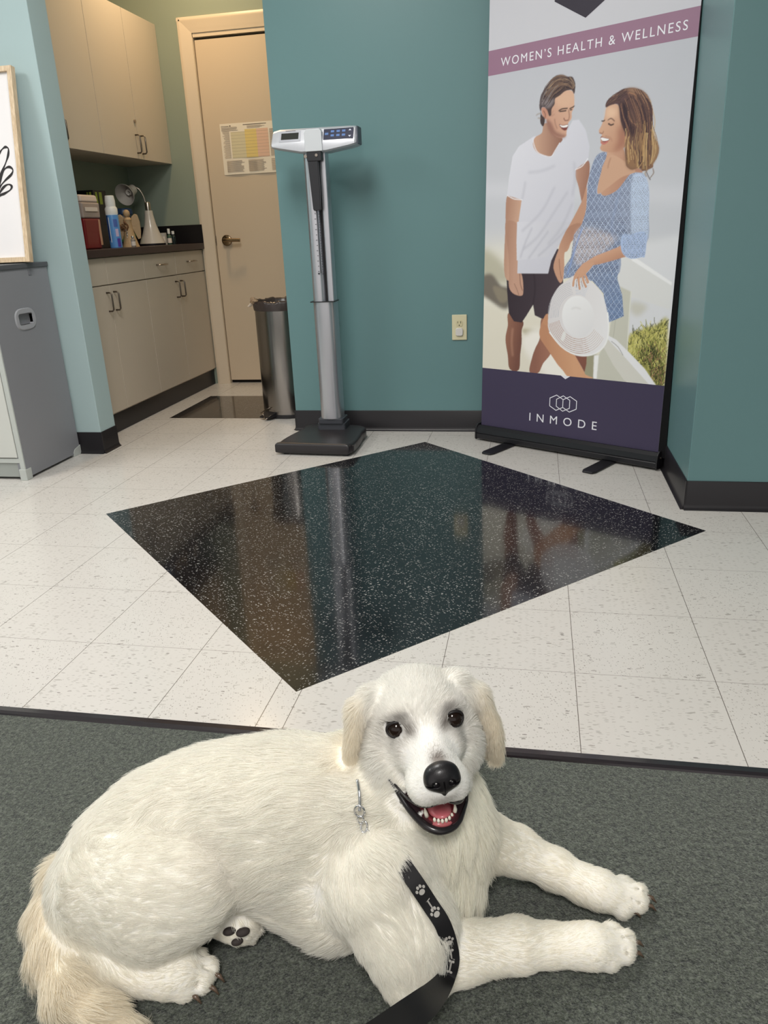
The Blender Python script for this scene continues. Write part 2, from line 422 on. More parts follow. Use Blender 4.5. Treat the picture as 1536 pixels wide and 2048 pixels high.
def base_cab(y0, ym, y1, label, pulls):
    t = thing('base_cabinet', label, 'cabinet', (-2.19, (y0+y1)/2, 0), 'base cabinets under the dark worktop')
    MB().box(-2.648, -2.21, y0+.001, y1-.001, .1, .897).build('body', LAM, t)
    MB().box(-2.648, -2.208, y0, y1, 0, .1).build('toe_kick', BASE, t)
    for a, b, side in ((y0, ym, 1), (ym, y1, 0)):
        d = MB().box(-2.21, -2.19, a+.0018, b-.0018, .112, .757).build('door', LAM, t, bevel=.001)
        yh = b-.036 if side else a+.036
        h = pull_x(-2.19, yh, .629, .722, None); h.parent = d
        w = MB().box(-2.21, -2.19, a+.0018, b-.0018, .762, .893).build('drawer' if pulls else 'false_front', LAM, t, bevel=.001)
        if pulls:
            h = pull_x(-2.19, .83, (a+b)/2-.05, (a+b)/2+.05, None, up=False, m=STEEL); h.parent = w
    return t
base_cab(3.475, 3.848, 4.26, 'cream base cabinet with plain false drawer fronts, under the spray can', False)
base_cab(4.26, 4.672, 5.109, 'cream base cabinet with two drawer pulls, beside the cream door', True)
COUNT = mat('dark_brown_laminate', rgb(56, 44, 44), .4, spec=.4)
wt = thing('worktop', 'dark brown laminate worktop with low black backsplash above the cream base cabinets', 'worktop', (-2.4, 4.3, .897))
MB().box(-2.648, -2.168, 3.475, 5.109, .898, .935).build('slab', COUNT, wt, bevel=.002)
MB().box(-2.648, -2.628, 3.475, 5.109, .935, 1.045).box(-2.628, -2.168, 5.089, 5.1095, .935, 1.05).build('backsplash', mat('black_laminate', rgb(24, 22, 24), .3), wt, bevel=.002)
# ------------------------------------------------------------------ things on the worktop
ZT = .9352
# sharps container
t = thing('sharps_container', 'translucent sharps container, clear white above and red below, at the left end of worktop', 'container', (-2.42, 4.05, ZT))
def taper(x0, x1, y0, y1, z0, z1, k, m, name, bev=.01):
    b = MB(); cx, cy = (x0+x1)/2, (y0+y1)/2
    vs = []
    for z, s in ((z0, 1-k), (z1, 1.)):
        for x, y in ((x0, y0), (x1, y0), (x1, y1), (x0, y1)): vs.append((cx+(x-cx)*s, cy+(y-cy)*s, z))
    return b.add(vs, [(3, 2, 1, 0), (4, 5, 6, 7), (0, 1, 5, 4), (1, 2, 6, 5), (2, 3, 7, 6), (3, 0, 4, 7)]).build(name, m, t, bevel=bev, seg=3)
taper(-2.52, -2.335, 3.96, 4.13, ZT, ZT+.155, .1, mat('red_translucent_plastic', rgb(140, 40, 42), .25, trans=.25), 'red_base')
taper(-2.523, -2.332, 3.957, 4.133, ZT+.1552, ZT+.235, .03, mat('clear_frosted_plastic', rgb(205, 186, 176), .3, trans=.35), 'clear_body')
taper(-2.515, -2.34, 3.965, 4.125, ZT+.2352, ZT+.272, -.06, mat('frosted_lid', rgb(212, 194, 182), .35), 'lid')
MB().box(-2.50, -2.36, 3.951, 3.9555, ZT+.19, ZT+.213).box(-2.3315, -2.3285, 3.98, 4.10, ZT+.19, ZT+.21).build('label_strip', mat('label_white', rgb(222, 210, 200), .5), t)
MB().box(-2.3395, -2.335, 4.1, 4.115, ZT+.02, ZT+.15).build('fill_gauge', mat('label_tan', rgb(196, 150, 120), .5), t)
# dark box behind
t = thing('glove_box', 'small black carton with yellow-green stripes standing behind the sharps container', 'box', (-2.56, 4.45, ZT))
MB().box(-2.61, -2.50, 4.38, 4.52, ZT, ZT+.315).build('carton', BLACK, t, bevel=.002)
MB().box(-2.540, -2.532, 4.3785, 4.3798, ZT+.24, ZT+.305).box(-2.524, -2.512, 4.3785, 4.3798, ZT+.24, ZT+.305).box(-2.4995, -2.4985, 4.40, 4.42, ZT+.24, ZT+.305).box(-2.4995, -2.4985, 4.44, 4.47, ZT+.24, ZT+.305).build('stripes', mat('lime_print', rgb(150, 165, 60), .5), t)
# aerosol can
t = thing('spray_can', 'blue and white aerosol disinfectant can with white cap beside the sharps container', 'can', (-2.325, 4.235, ZT))
cx, cy = -2.325, 4.235
MB().lathe([(.031, 0), (.033, .002), (.033, .17), (.032, .176)], (cx, cy, ZT), 40).build('can_body', mat('sky_blue_print', rgb(92, 148, 208), .3), t, smooth=True)
MB().lathe([(.0334, .176), (.0335, .205), (.029, .213), (.027, .216)], (cx, cy, ZT), 40).build('white_collar', WHITE, t, smooth=True)
MB().lathe([(.027, .216), (.0275, .245), (.024, .27), (.022, .272)], (cx, cy, ZT), 32).build('cap', WHITE, t, smooth=True)
def wrap(name, m, a0, a1, z0, z1, r=.0334, n=8):
    vs = []; fs = []
    for i in range(n+1):
        a = math.radians(a0+(a1-a0)*i/n)
        for z in (z0, z1): vs.append((cx+r*math.cos(a), cy+r*math.sin(a), ZT+z))
    for i in range(n): fs.append((2*i, 2*i+2, 2*i+3, 2*i+1))
    return MB().add(vs, fs).build(name, m, t, smooth=True)
wrap('purple_panel', mat('violet_print', rgb(92, 70, 160), .3), -45, -10, .005, .05)
wrap('pink_panel', mat('pink_print', rgb(206, 186, 214), .3), -50, -20, .06, .1)
wrap('blue_panel', mat('mid_blue_print', rgb(84, 108, 176), .3), -60, -20, .11, .15)
wrap('navy_script', mat('navy_print', rgb(36, 58, 120), .3), -128, -108, .04, .17, .0337)
wrap('white_script', mat('white_print', rgb(216, 226, 236), .3), -106, -96, .03, .16, .0337)
wrap('white_band', mat('white_print', (1, 1, 1)), -140, 0, .172, .178, .0336)
# teal wipes tub behind the angel
t = thing('wipes_tub', 'dark blue and green labelled tub standing behind the angel figurine', 'tub', (-2.52, 4.74, ZT))
MB().lathe([(.05, 0), (.052, .004), (.052, .18), (.048, .186)], (-2.52, 4.74, ZT), 32).build('tub_body', mat('dark_teal_print', rgb(40, 60, 74), .4), t, smooth=True)
MB().lathe([(.053, .187), (.053, .21), (.045, .222)], (-2.52, 4.74, ZT), 32).build('lid', mat('navy_lid', rgb(38, 62, 96), .35), t, smooth=True)
MB().lathe([(.0525, .03), (.0525, .075)], (-2.52, 4.74, ZT), 32, cap=False).build('green_band', mat('green_print', rgb(86, 150, 84), .4), t, smooth=True)
MB().lathe([(.0525, .09), (.0525, .12)], (-2.52, 4.74, ZT), 32, cap=False).build('grey_band', mat('grey_print', rgb(130, 130, 140), .4), t, smooth=True)
# angel figurine
t = thing('angel_figurine', 'tan carved angel figurine with open wings and beaded flower bouquet', 'figurine', (-2.35, 4.45, ZT))
TAN = mat('carved_tan_wood', rgb(176, 148, 112), .6); nt = NT(TAN); nt.bump(nt.noise(nt.add('ShaderNodeTexCoord').outputs['Object'], 90, 4), .5, .004)
ax, ay = -2.35, 4.45
MB().lathe([(.05, 0), (.046, .01), (.034, .05), (.024, .1), (.021, .135), (.024, .15), (.016, .163)], (ax, ay, ZT), 24).build('gown', TAN, t, smooth=True)
MB().ell((ax, ay, ZT+.182), (.019, .019, .023), 16, 10).build('head', TAN, t, smooth=True)
for s in (-1, 1):
    w = [(0, 0), (.012, .035), (.03, .05), (.046, .045), (.055, .01), (.056, -.04), (.05, -.085), (.034, -.09), (.018, -.05), (.006, -.02)]
    c, sn = math.cos(.5), math.sin(.5)
    M = Matrix(((c*s, -sn, 0, ax+.012*s*c), (sn*s, c, 0, ay+.006), (0, 0, 1, ZT+.13), (0, 0, 0, 1)))
    MB(M).prism(smooth2(w) if False else w, -.004, .004, 1).build('wing', TAN, t, bevel=.003)
fb = MB(); fr = random.Random(3)
for k in range(24):
    a = fr.random()*6.28; r = .024*math.sqrt(fr.random())
    fb.ell((ax-.01+r*math.cos(a), ay-.026-.003*fr.random(), ZT+.115+r*math.sin(a)), (.005,)*3, 8, 6)
fb.build('flower_bouquet', mat('brown_beads', rgb(120, 84, 54), .5), t, smooth=True)
fb = MB()
for k in range(7): fb.ell((ax-.006+.01*fr.random(), ay-.03, ZT+.09-.008*k+.004*fr.random()), (.0045,)*3, 8, 6)
fb.build('silver_beads', mat('silver_bead', rgb(210, 205, 198), .2, .9), t, smooth=True)
# gooseneck desk lamp
t = thing('desk_lamp', 'grey gooseneck desk lamp with trumpet-shaped base and round shade on the worktop', 'lamp', (-2.385, 4.80, ZT))
lx, ly = -2.385, 4.80
GL = mat('pearl_grey_plastic', rgb(188, 182, 174), .28, coat=.4)
MB().lathe([(.078, 0), (.08, .005), (.08, .012)], (lx, ly, ZT), 40).build('foot', BLACK, t, smooth=True)
MB().lathe([(.079, .0121), (.072, .03), (.052, .075), (.036, .125), (.027, .175), (.0235, .205)], (lx, ly, ZT), 40).build('trumpet_base', GL, t, smooth=True)
MB().lathe([(.0165, .205), (.017, .25), (.015, .253)], (lx, ly, ZT), 24).build('collar', STEEL, t, smooth=True)
neck = smooth_path([(lx-.01, ly, ZT+.23), (lx-.02, ly-.002, ZT+.29), (lx-.045, ly-.01, ZT+.335), (lx-.085, ly-.02, ZT+.345)], 8)
MB().tube(neck, .0045, 10).build('gooseneck', STEEL, t, smooth='all')
hd = Vector((lx-.085, ly-.06, ZT+.312)); ax_ = Vector((-.12, -.86, -.3)).normalized()
Q = ax_.to_track_quat('Z', 'Y').to_matrix().to_4x4(); Q.translation = hd
MB(Q).lathe([(.012, -.055), (.03, -.052), (.034, -.02), (.038, .0), (.060, .032), (.0645, .045), (.062, .045), (.057, .032), (.034, .0), (.03, -.03), (.0, -.032)], n=36, cap=False).build('shade', GL, t, smooth=True, angle=60)
sp = [(0.013*math.cos(a), .013*math.sin(a), -.02+a*.0022) for a in [i*.45 for i in range(26)]]
MB(Q).tube(sp, .0055, 8).build('spiral_bulb', mat('bulb_white', rgb(232, 228, 220), .4), t, smooth='all')
# little bottles
def bottle(name, label, x, y, r, h, caph, body, cap, lab, gr=None):
    t = thing(name, label, 'bottle', (x, y, ZT))
    MB().lathe([(r*.9, 0), (r, .003), (r, h*.78), (r*.5, h*.9), (r*.5, h)], (x, y, ZT), 20).build('glass', body, t, smooth=True)
    MB().lathe([(r*.62, h), (r*.62, h+caph), (r*.55, h+caph+.001)], (x, y, ZT), 16).build('cap', cap, t, smooth=True)
    if lab: MB().lathe([(r+.0004, h*.15), (r+.0004, h*.6)], (x, y, ZT), 20, cap=False).build('label', lab, t, smooth=True)
LW = mat('label_white', (1, 1, 1))
bottle('vial', 'small clear medicine vial with silver cap in front of the angel figurine', -2.27, 4.33, .013, .05, .008, mat('clear_glass', rgb(190, 185, 178), .1, trans=.6), mat('silver_bead', (1, 1, 1)), LW)
bottle('bottle', 'small green bottle with tall white cap near the backsplash', -2.33, 4.93, .014, .065, .03, mat('green_glass', rgb(60, 84, 66), .2, coat=.5), WHITE, LW)
bottle('bottle', 'short dark bottle with white-topped cap, last one before the door', -2.335, 5.0, .015, .062, .018, mat('dark_glass', rgb(34, 46, 46), .2, coat=.5), WHITE, None)
t = thing('carton', 'small white carton standing left of the green bottle', 'box', (-2.35, 4.89, ZT))
MB().box(-2.372, -2.335, 4.885, 4.905, ZT, ZT+.072).build('card_box', mat('grey_card', rgb(176, 172, 166), .6), t, bevel=.001)
MB().box(-2.368, -2.339, 4.8835, 4.8848, ZT+.02, ZT+.05).build('card_label', mat('label_white', (1, 1, 1)), t)

# ------------------------------------------------------------------ grey metal cabinet at the left
GM = mat('grey_enamel', rgb(136, 137, 142), .42, spec=.4); GM2 = mat('pale_grey_enamel', rgb(188, 192, 188), .45)
DOORG = mat('off_white_panel', rgb(204, 205, 200), .5)
t = thing('storage_cabinet', 'grey metal cabinet with oval recessed side grip under the framed picture', 'cabinet', (-2.6, 3.1, 0))
# side panel with a real recess where the grip sits
y0, y1, z0, z1 = 2.898, 3.318, .012, .878
gy, gz = 3.095, .672
ring = [(gy+a, gz+b) for a, b in ((-.050, -.024), (.050, -.024), (.050, .024), (-.050, .024))]
outer = [(y0, z0), (y1, z0), (y1, z1), (y0, z1)]
vs = [(-2.18, y, z) for y, z in outer]+[(-2.18, y, z) for y, z in ring]+[(-2.194, y, z) for y, z in ring]+[(-2.22, y, z) for y, z in outer]
fs = [(i, (i+1) % 4, 4+(i+1) % 4, 4+i) for i in range(4)]+[(4+i, 4+(i+1) % 4, 8+(i+1) % 4, 8+i) for i in range(4)]+[(8, 9, 10, 11)]+[(i, 12+i, 12+(i+1) % 4, (i+1) % 4) for i in range(4)]+[(15, 14, 13, 12)]
MB().add(vs, fs).build('side_panel', GM, t)
MB().box(-3.05, -2.221, 2.918, 3.316, .02, .877).build('body', GM, t)
MB().box(-3.08, -2.174, 2.892, 3.324, .8785, .899).build('top', mat('charcoal_top', rgb(84, 86, 90), .5), t, bevel=.003)
gr = MB(); n = 36; vs = []
for k in range(n):
    a = 2*PI*k/n; ca, sa = math.cos(a), math.sin(a)
    sq = lambda c, p: math.copysign(abs(c)**p, c)
    for r, x in ((1., -2.1799), (.93, -2.1755)): vs.append((x, gy+r*.073*sq(ca, .6), gz+r*.046*sq(sa, .8)))
for k in range(n):
    a = 2*PI*k/n; ca, sa = math.cos(a), math.sin(a)
    m_ = max(abs(ca)/.050, abs(sa)/.024)
    for x in (-2.1755, -2.1935): vs.append((x, gy+ca/m_, gz+sa/m_))
fs = []
for k in range(n):
    j = (k+1) % n
    fs += [(2*k, 2*j, 2*j+1, 2*k+1), (2*k+1, 2*j+1, 2*n+2*j, 2*n+2*k), (2*n+2*k, 2*n+2*j, 2*n+2*j+1, 2*n+2*k+1)]
gr.add(vs, fs).build('recessed_grip', mat('grip_grey', rgb(160, 161, 166), .4), t, smooth=True, angle=30)
MB().box(-2.205, -2.182, 2.892, 2.9175, .0, .8784).box(-3.05, -2.2055, 2.896, 2.9175, .077, .098).box(-3.05, -2.2055, 2.896, 2.9175, .857, .8782).build('front_frame', GM2, t, bevel=.002)
MB().box(-3.04, -2.209, 2.892, 2.9105, .102, .853).build('door', DOORG, t, bevel=.002)
MB().box(-3.04, -2.2055, 2.903, 2.917, .012, .0765).build('kick_plate', mat('kick_grey', rgb(158, 162, 158), .5), t)
MB().box(-2.212, -2.1785, 2.8885, 2.93, 0, .05).build('corner_foot', GM2, t, bevel=.002)
MB().prism([(3.262, 0), (3.326, 0), (3.326, .045), (3.275, .035), (3.262, .02)], -2.215, -2.1785, 0).build('corner_foot', GM2, t, bevel=.002)
MB().box(-2.1795, -2.1775, 3.175, 3.195, .85, .877).build('hinge_tab', mat('tab_grey', rgb(122, 122, 128), .5), t)

# ------------------------------------------------------------------ framed line drawing leaning on the wall
t = thing('framed_picture', 'tall pale wood frame with black looping line drawing, leaning on the grey cabinet top', 'picture', (-2.45, 3.2, .9))
B = Vector((-2.15, 3.172, .903)); T_ = Vector((-2.15, 3.293, 1.668)); up_ = (T_-B).normalized(); Hh = (T_-B).length
nrm = Vector((0, -up_.z, up_.y)); W_ = .62
Fm = Matrix(((-1, 0, 0, B.x), (0, up_.y, nrm.y, B.y), (0, up_.z, nrm.z, B.z), (0, 0, 0, 1)))  # x leftwards, y up the frame, z out of it
WOOD = mat('pale_oak', rgb(214, 190, 158), .5); nt = NT(WOOD)
tc = nt.add('ShaderNodeTexCoord'); mp = nt.add('ShaderNodeMapping'); mp.inputs['Scale'].default_value = (6, 6, 1); nt.l(tc.outputs['Object'], mp.inputs[0])
nt.l(nt.ramp(nt.noise(mp.outputs[0], 25, 4), .3, .7, rgb(196, 168, 134), rgb(226, 204, 174)), WOOD.node_tree.nodes['Principled BSDF'].inputs['Base Color'])
fw = .02
def fbox(x0, x1, y0, y1, z0, z1): return MB(Fm).box(x0, x1, y0, y1, z0, z1)
b = MB(Fm); b.box(0, fw, 0, Hh, -.012, .014).box(W_-fw, W_, 0, Hh, -.012, .014).box(fw, W_-fw, 0, fw, -.012, .014).box(fw, W_-fw, Hh-fw, Hh, -.012, .014)
b.build('frame', WOOD, t, bevel=.0015)
fbox(fw-.002, W_-fw+.002, fw-.002, Hh-fw+.002, -.004, .0).build('print_sheet', mat('warm_white_paper', rgb(236, 232, 233), .6), t)
INK = mat('black_ink', rgb(38, 34, 36), .7)
def ink(pts, w, k):
    P = smooth_path([(a, c, 0) for a, c in pts], 8); vs = []; fs = []
    for i, p in enumerate(P):
        d = (P[min(i+1, len(P)-1)]-P[max(i-1, 0)]).normalized(); n = Vector((-d.y, d.x, 0))
        ww = w*(.75+.25*math.sin(i*.35))
        vs += [p+n*ww+Vector((0, 0, .0006+k*.0002)), p-n*ww+Vector((0, 0, .0006+k*.0002))]
    for i in range(len(P)-1): fs.append((2*i, 2*i+1, 2*i+3, 2*i+2))
    MB(Fm).add(vs, fs).build('ink_line', INK, t)
for k, pts in enumerate([
    [(.21, .16), (.17, .24), (.125, .33), (.097, .374), (.076, .407), (.062, .435), (.058, .459), (.068, .467), (.08, .464), (.099, .448), (.13, .40), (.17, .30), (.21, .16)],
    [(.21, .15), (.16, .25), (.12, .315), (.103, .356), (.084, .381), (.062, .388), (.047, .376), (.056, .358), (.09, .334), (.118, .308), (.16, .25), (.21, .15)],
    [(.21, .14), (.16, .22), (.121, .285), (.097, .31), (.074, .319), (.06, .311), (.068, .297), (.096, .284), (.125, .272), (.17, .22), (.21, .14)],
    [(.21, .16), (.22, .3), (.2, .42), (.21, .5), (.25, .52), (.27, .47), (.25, .36), (.22, .25), (.21, .16)],
    [(.21, .15), (.26, .26), (.33, .36), (.38, .39), (.40, .36), (.36, .3), (.28, .22), (.21, .15)],
    [(.21, .14), (.28, .2), (.36, .27), (.41, .27), (.41, .23), (.34, .2), (.21, .14)],
    [(.21, .15), (.212, .1), (.205, .05)]]): ink(pts, .0055, k)

# ------------------------------------------------------------------ stainless step bin
t = thing('step_bin', 'tall round stainless steel pedal bin with crumpled liner, half hidden by the teal wall', 'bin', (-1.375, 4.2, 0))
BX, BY, BR = -1.378, 4.2, .148
BS = mat('stainless_steel', rgb(150, 146, 142), .2, 1.); nt = NT(BS)
tc = nt.add('ShaderNodeTexCoord'); mp = nt.add('ShaderNodeMapping'); mp.inputs['Scale'].default_value = (1, 1, .02); nt.l(tc.outputs['Object'], mp.inputs[0])
nt.bump(nt.noise(mp.outputs[0], 60, 3), .25, .002)
MB().lathe([(BR, .022), (BR, .60)], (BX, BY, 0), 64, cap=False).lathe([(BR-.002, .60), (BR-.002, .022)], (BX, BY, 0), 64, cap=False).build('steel_body', BS, t, smooth=True)
MB().lathe([(BR-.004, 0), (BR+.003, .003), (BR+.003, .02), (BR-.006, .024)], (BX, BY, 0), 64).build('base_ring', BLACK, t, smooth=True)
rim = MB(); N = 96; rr = random.Random(5)
rows = [(BR+.004, .585, .000), (BR+.005, .60, .003), (BR+.006, .622, .004), (BR+.002, .636, .005), (BR-.008, .630, .005), (BR-.012, .56, .002), (BR-.02, .3, 0)]
vs = []
for r, z, a in rows:
    for i in range(N):
        th = 2*PI*i/N
        w = math.sin(th*9+z*20)+.6*math.sin(th*23+1)+.4*math.sin(th*41+z*60)
        vs.append((BX+(r+a*w*.5)*math.cos(th), BY+(r+a*w*.5)*math.sin(th), z+a*w*.6))
fs = [(j*N+i, j*N+(i+1) % N, (j+1)*N+(i+1) % N, (j+1)*N+i) for j in range(len(rows)-1) for i in range(N)]
rim.add(vs, fs).build('bin_liner', mat('dark_bag', rgb(62, 54, 52), .3, spec=.5), t, smooth='all')
# knotted corner of the bag and a scrap of tissue at the rim
kn = MB()
for i in range(9):
    a = math.radians(188+rr.random()*36); r = BR+.004
    kn.ell((BX+r*math.cos(a), BY+r*math.sin(a), .625+.02*rr.random()), (.012+.008*rr.random(), .01, .007+.006*rr.random()), 7, 5)
kn.build('bag_knot', mat('tan_bag', rgb(150, 128, 104), .5), t)
ti = MB()
for i in range(5):
    ti.ell((BX-BR-.012-.006*i, BY-.02+.004*i, .618-.004*i), (.012, .008, .008-.001*i), 7, 5)
ti.build('tissue_scrap', mat('tissue_white', rgb(226, 212, 196), .8), t)
a = math.radians(243)
px, py = BX+(BR+.01)*math.cos(a), BY+(BR+.01)*math.sin(a)
Mp = Matrix.Translation((px, py, 0)) @ Matrix.Rotation(a, 4, 'Z')
MB(Mp).prism([(-.02, .012), (.05, .012), (.052, .02), (-.02, .04)], -.035, .035, 1).build('pedal', BLACK, t, bevel=.003)
MB(Mp).tube([(.0, -.04, .045), (.035, -.04, .035), (.05, 0, .03)], .0022, 8).tube([(.0, -.04, .045), (.0, .0, .062)], .0022, 8).tube([(.05, 0, .03), (.066, .02, .006), (.03, .036, .03)], .0018, 8).build('pedal_wire', STEEL, t, smooth='all')

# ------------------------------------------------------------------ physician scale
t = thing('physician_scale', 'grey metal physician scale with black platform, display head and folded height rod', 'scale', (-.99, 3.5, 0))
BP = mat('black_scale_plastic', rgb(46, 43, 45), .36, spec=.45)
def outline(k, dz=0):
    # platform outline: rounded trapezoid with the back corners drawn in
    pts = [(-1.172+k, 3.35+k), (-1.158+k, 3.337+k), (-.86-k, 3.318+k), (-.826-k, 3.325+k), (-.814-k, 3.36+k), (-.809-k, 3.44), (-.815-k, 3.56), (-.842-k, 3.69-k), (-1.11+k, 3.71-k), (-1.135+k, 3.60), (-1.165+k, 3.45)]
    P = smooth_path([(x, y, 0) for x, y in pts], 5, closed=True)
    return [(p.x, p.y) for p in P]
def loft(levels, m, name, **kw):
    b = MB(); n = len(levels[0][0]); vs = []; fs = []
    for pts, z in levels: vs += [(x, y, z) for x, y in pts]
    for j in range(len(levels)-1):
        for i in range(n): fs.append((j*n+i, j*n+(i+1) % n, (j+1)*n+(i+1) % n, (j+1)*n+i))
    fs += [tuple(range(n))[::-1], tuple((len(levels)-1)*n+i for i in range(n))]
    return b.add(vs, fs).build(name, m, t, smooth=True, **kw)
loft([(outline(.012), .006), (outline(.002), .012), (outline(0), .016), (outline(0), .046), (outline(.003), .053), (outline(.009), .0575), (outline(.02), .0585)], BP, 'platform', angle=70)
for x, y in ((-1.14, 3.37), (-.85, 3.35), (-.85, 3.66), (-1.08, 3.67)): MB().cyl((x, y, 0), (x, y, .012), .016).build('foot', BLACK, t, smooth=True)
MB().box(-.822, -.8085, 3.348, 3.392, .016, .047).build('side_connector', BP, t, bevel=.002)
MB().prism(rrect(-1.045, -.905, 3.59, 3.70, .012), .0, .09, 2).prism(rrect(-1.038, -.912, 3.583, 3.69, .012), .088, .114, 2).build('column_socket', mat('dark_grey_socket', rgb(62, 64, 70), .45), t, bevel=.003)
AL = mat('anodized_aluminium', rgb(196, 197, 203), .3, .85)
def colsec(x0, x1, yf, yb, r, z0, z1, name, m):
    # extrusion with a rounded front
    pts = []
    n = 16; cx = (x0+x1)/2; hw = (x1-x0)/2
    for i in range(n+1):
        a = PI*i/n
        c, s_ = math.cos(a), math.sin(a)
        pts.append((cx-hw*math.copysign(abs(c)**.7, c), yb-.02-(yb-.02-yf)*abs(s_)**.7))
    pts += [(x1, yb), (x0, yb)]
    return MB().prism(pts, z0, z1, 2).build(name, m, t, smooth=True, angle=50)
colsec(-1.027, -.9595, 3.582, 3.66, 0, .67, 1.30, 'upper_column', AL)
MB().prism(rrect(-.951, -.922, 3.592, 3.655, .006), .67, 1.30, 2).build('guide_rail', AL, t, smooth=True)
MB().box(-.9596, -.951, 3.606, 3.65, .67, 1.30).build('rail_slot', BLACK, t)
colsec(-1.03, -.922, 3.578, 3.662, 0, .114, .6665, 'lower_column', AL)
MB().box(-.9555, -.9525, 3.583, 3.59, .114, .6665).build('groove_glint_strip', mat('painted_groove_glint', rgb(220, 220, 226), .25, .9), t)  # pale strip paints the highlight along the groove of the column
MB().prism(rrect(-1.034, -.915, 3.574, 3.666, .008), .6665, .6705, 2).build('column_joint', BLACK, t)
# head: lofted across x, section bends back above the middle
st = [(-1.156, 1.327, 1.378, .012), (-1.15, 1.322, 1.392, .004), (-1.12, 1.316, 1.398, 0), (-1.02, 1.297, 1.398, 0), (-.91, 1.297, 1.397, 0), (-.81, 1.312, 1.396, 0), (-.782, 1.318, 1.394, .003), (-.774, 1.322, 1.388, .01)]
vs = []
for x, zb, zt, k in st:
    vs += [(x, 3.655, zb), (x, 3.566+k, zb), (x, 3.556+k, zb+.006), (x, 3.556+k, 1.336), (x, 3.562+k, 1.348), (x, 3.585+k, zt-.008), (x, 3.60+k, zt), (x, 3.64, zt-.004), (x, 3.655, zt-.014)]
n = 9; fs = [(j*n+i, j*n+(i+1) % n, (j+1)*n+(i+1) % n, (j+1)*n+i) for j in range(len(st)-1) for i in range(n)]
fs += [tuple(range(n)), tuple((len(st)-1)*n+i for i in range(n))[::-1]]
HG = mat('silver_grey_housing', rgb(196, 198, 204), .38, .35)
head = MB().add(vs, fs).build('display_head', HG, t, smooth=True, angle=28)
MB().box(-.775, -.768, 3.575, 3.65, 1.322, 1.392).build('end_cap', mat('slate_cap', rgb(92, 98, 108), .5), t, bevel=.004)
# sloping face of the head: from (y 3.562, z 1.348) to (y 3.585, z 1.389)
def onhead(x, s, o=.0008):
    d = Vector((0, .023, .041)).normalized(); q = Vector((x, 3.562, 1.348))+d*s; return q+Vector((0, -.872, .489))*o
def headbox(name, x0, x1, s0, s1, m, o=.0012, parent=None):
    b = MB(); a = [onhead(x, s, 0) for x, s in ((x0, s0), (x1, s0), (x1, s1), (x0, s1))]; c = [onhead(x, s, o) for x, s in ((x0, s0), (x1, s0), (x1, s1), (x0, s1))]
    ob = b.add(a+c, [(3, 2, 1, 0), (4, 5, 6, 7), (0, 1, 5, 4), (1, 2, 6, 5), (2, 3, 7, 6), (3, 0, 4, 7)]).build(name, m, t)
    if parent: ob.parent = parent; ob.matrix_parent_inverse = Matrix.Identity(4)
    return ob
bez = headbox('display_bezel', -1.117, -1.02, -.004, .045, mat('bezel_silver', rgb(182, 184, 192), .35, .3), .0012)
lc = headbox('lcd_screen', -1.108, -1.03, .006, .036, mat('lcd_dark', rgb(52, 54, 52), .15), .002)
headbox('printed_line', -1.09, -1.045, .0455, .0475, BLACK, .001)
kp = headbox('keypad', -.918, -.787, -.006, .044, mat('navy_keypad', rgb(40, 44, 66), .3), .0014)
KB = mat('key_blue', rgb(84, 120, 178), .4); KW = mat('key_white', rgb(206, 212, 226), .4)
for x in (-.886, -.861, -.8365):
    for s in (.007, .026): headbox('key', x, x+.0145, s, s+.0095, KB, .002)
headbox('key', -.912, -.897, .0155, .0255, KB, .002)
for s, sg in ((.030, 1), (.008, -1)):
    a = [onhead(-.8085, s, .002), onhead(-.7955, s, .002), onhead(-.802, s+sg*.008, .002)]
    MB().add(a, [(0, 1, 2)]).build('arrow_key', KW, t)
# the bracket in front of the head that carries the height rod
br = [(-1.0, 1.30), (-1.0, 1.375), (-.99, 1.388), (-.93, 1.388), (-.922, 1.375), (-.922, 1.30)]
MB().prism(br, 3.549, 3.60, 1).build('rod_bracket', mat('white_silver', rgb(206, 210, 214), .4, .2), t, bevel=.003)
RB = mat('black_rod_plastic', rgb(40, 40, 44), .42)
MB().prism(rrect(-.995, -.93, 1.262, 1.336, .006), 3.553, 3.585, 1).build('rod_clamp', RB, t, bevel=.003)
MB().prism([(-.994, 1.275), (-.948, 1.275), (-.947, 1.15), (-.9495, 1.066), (-.954, 1.062), (-.979, 1.062), (-.983, 1.068)], 3.556, 3.576, 1).build('headpiece_blade', RB, t, bevel=.003)
MB().prism([(-.991, 1.302), (-.942, 1.303), (-.942, 1.323), (-.991, 1.321)], 3.5515, 3.5535, 1).build('paper_label', mat('pinkish_label', rgb(206, 196, 202), .5), t)
for a, b, r in (((-.951, 3.5535, 1.285), (-.951, 3.5495, 1.285), .006), ((-1.004, 3.6, 1.284), (-1.004, 3.566, 1.284), .007), ((-.962, 3.5535, 1.33), (-.962, 3.551, 1.33), .004)): MB().cyl(a, b, r).build('screw', STEEL, t, smooth=True)
rod = MB().box(-.9735, -.9715, 3.5785, 3.584, .795, 1.07)
tk = MB(); 
for k in range(24):
    z = .80+k*.0112
    tk.box(-.966, -.9625+(.001 if k % 5 == 0 else 0), 3.5795, 3.584, z, z+.0026)
    if k % 2 == 0: tk.box(-.984-(.002 if k % 4 == 0 else 0), -.9795, 3.5795, 3.584, z+.003, z+.0054)
tk.box(-.987, -.979, 3.5795, 3.584, .79, .798).box(-.967, -.961, 3.5795, 3.584, .79, .796)
rod.build('measuring_line', mat('ink_grey', rgb(74, 76, 82), .6), t); tk.build('ruler_marks', mat('ink_grey', (1, 1, 1)), t)

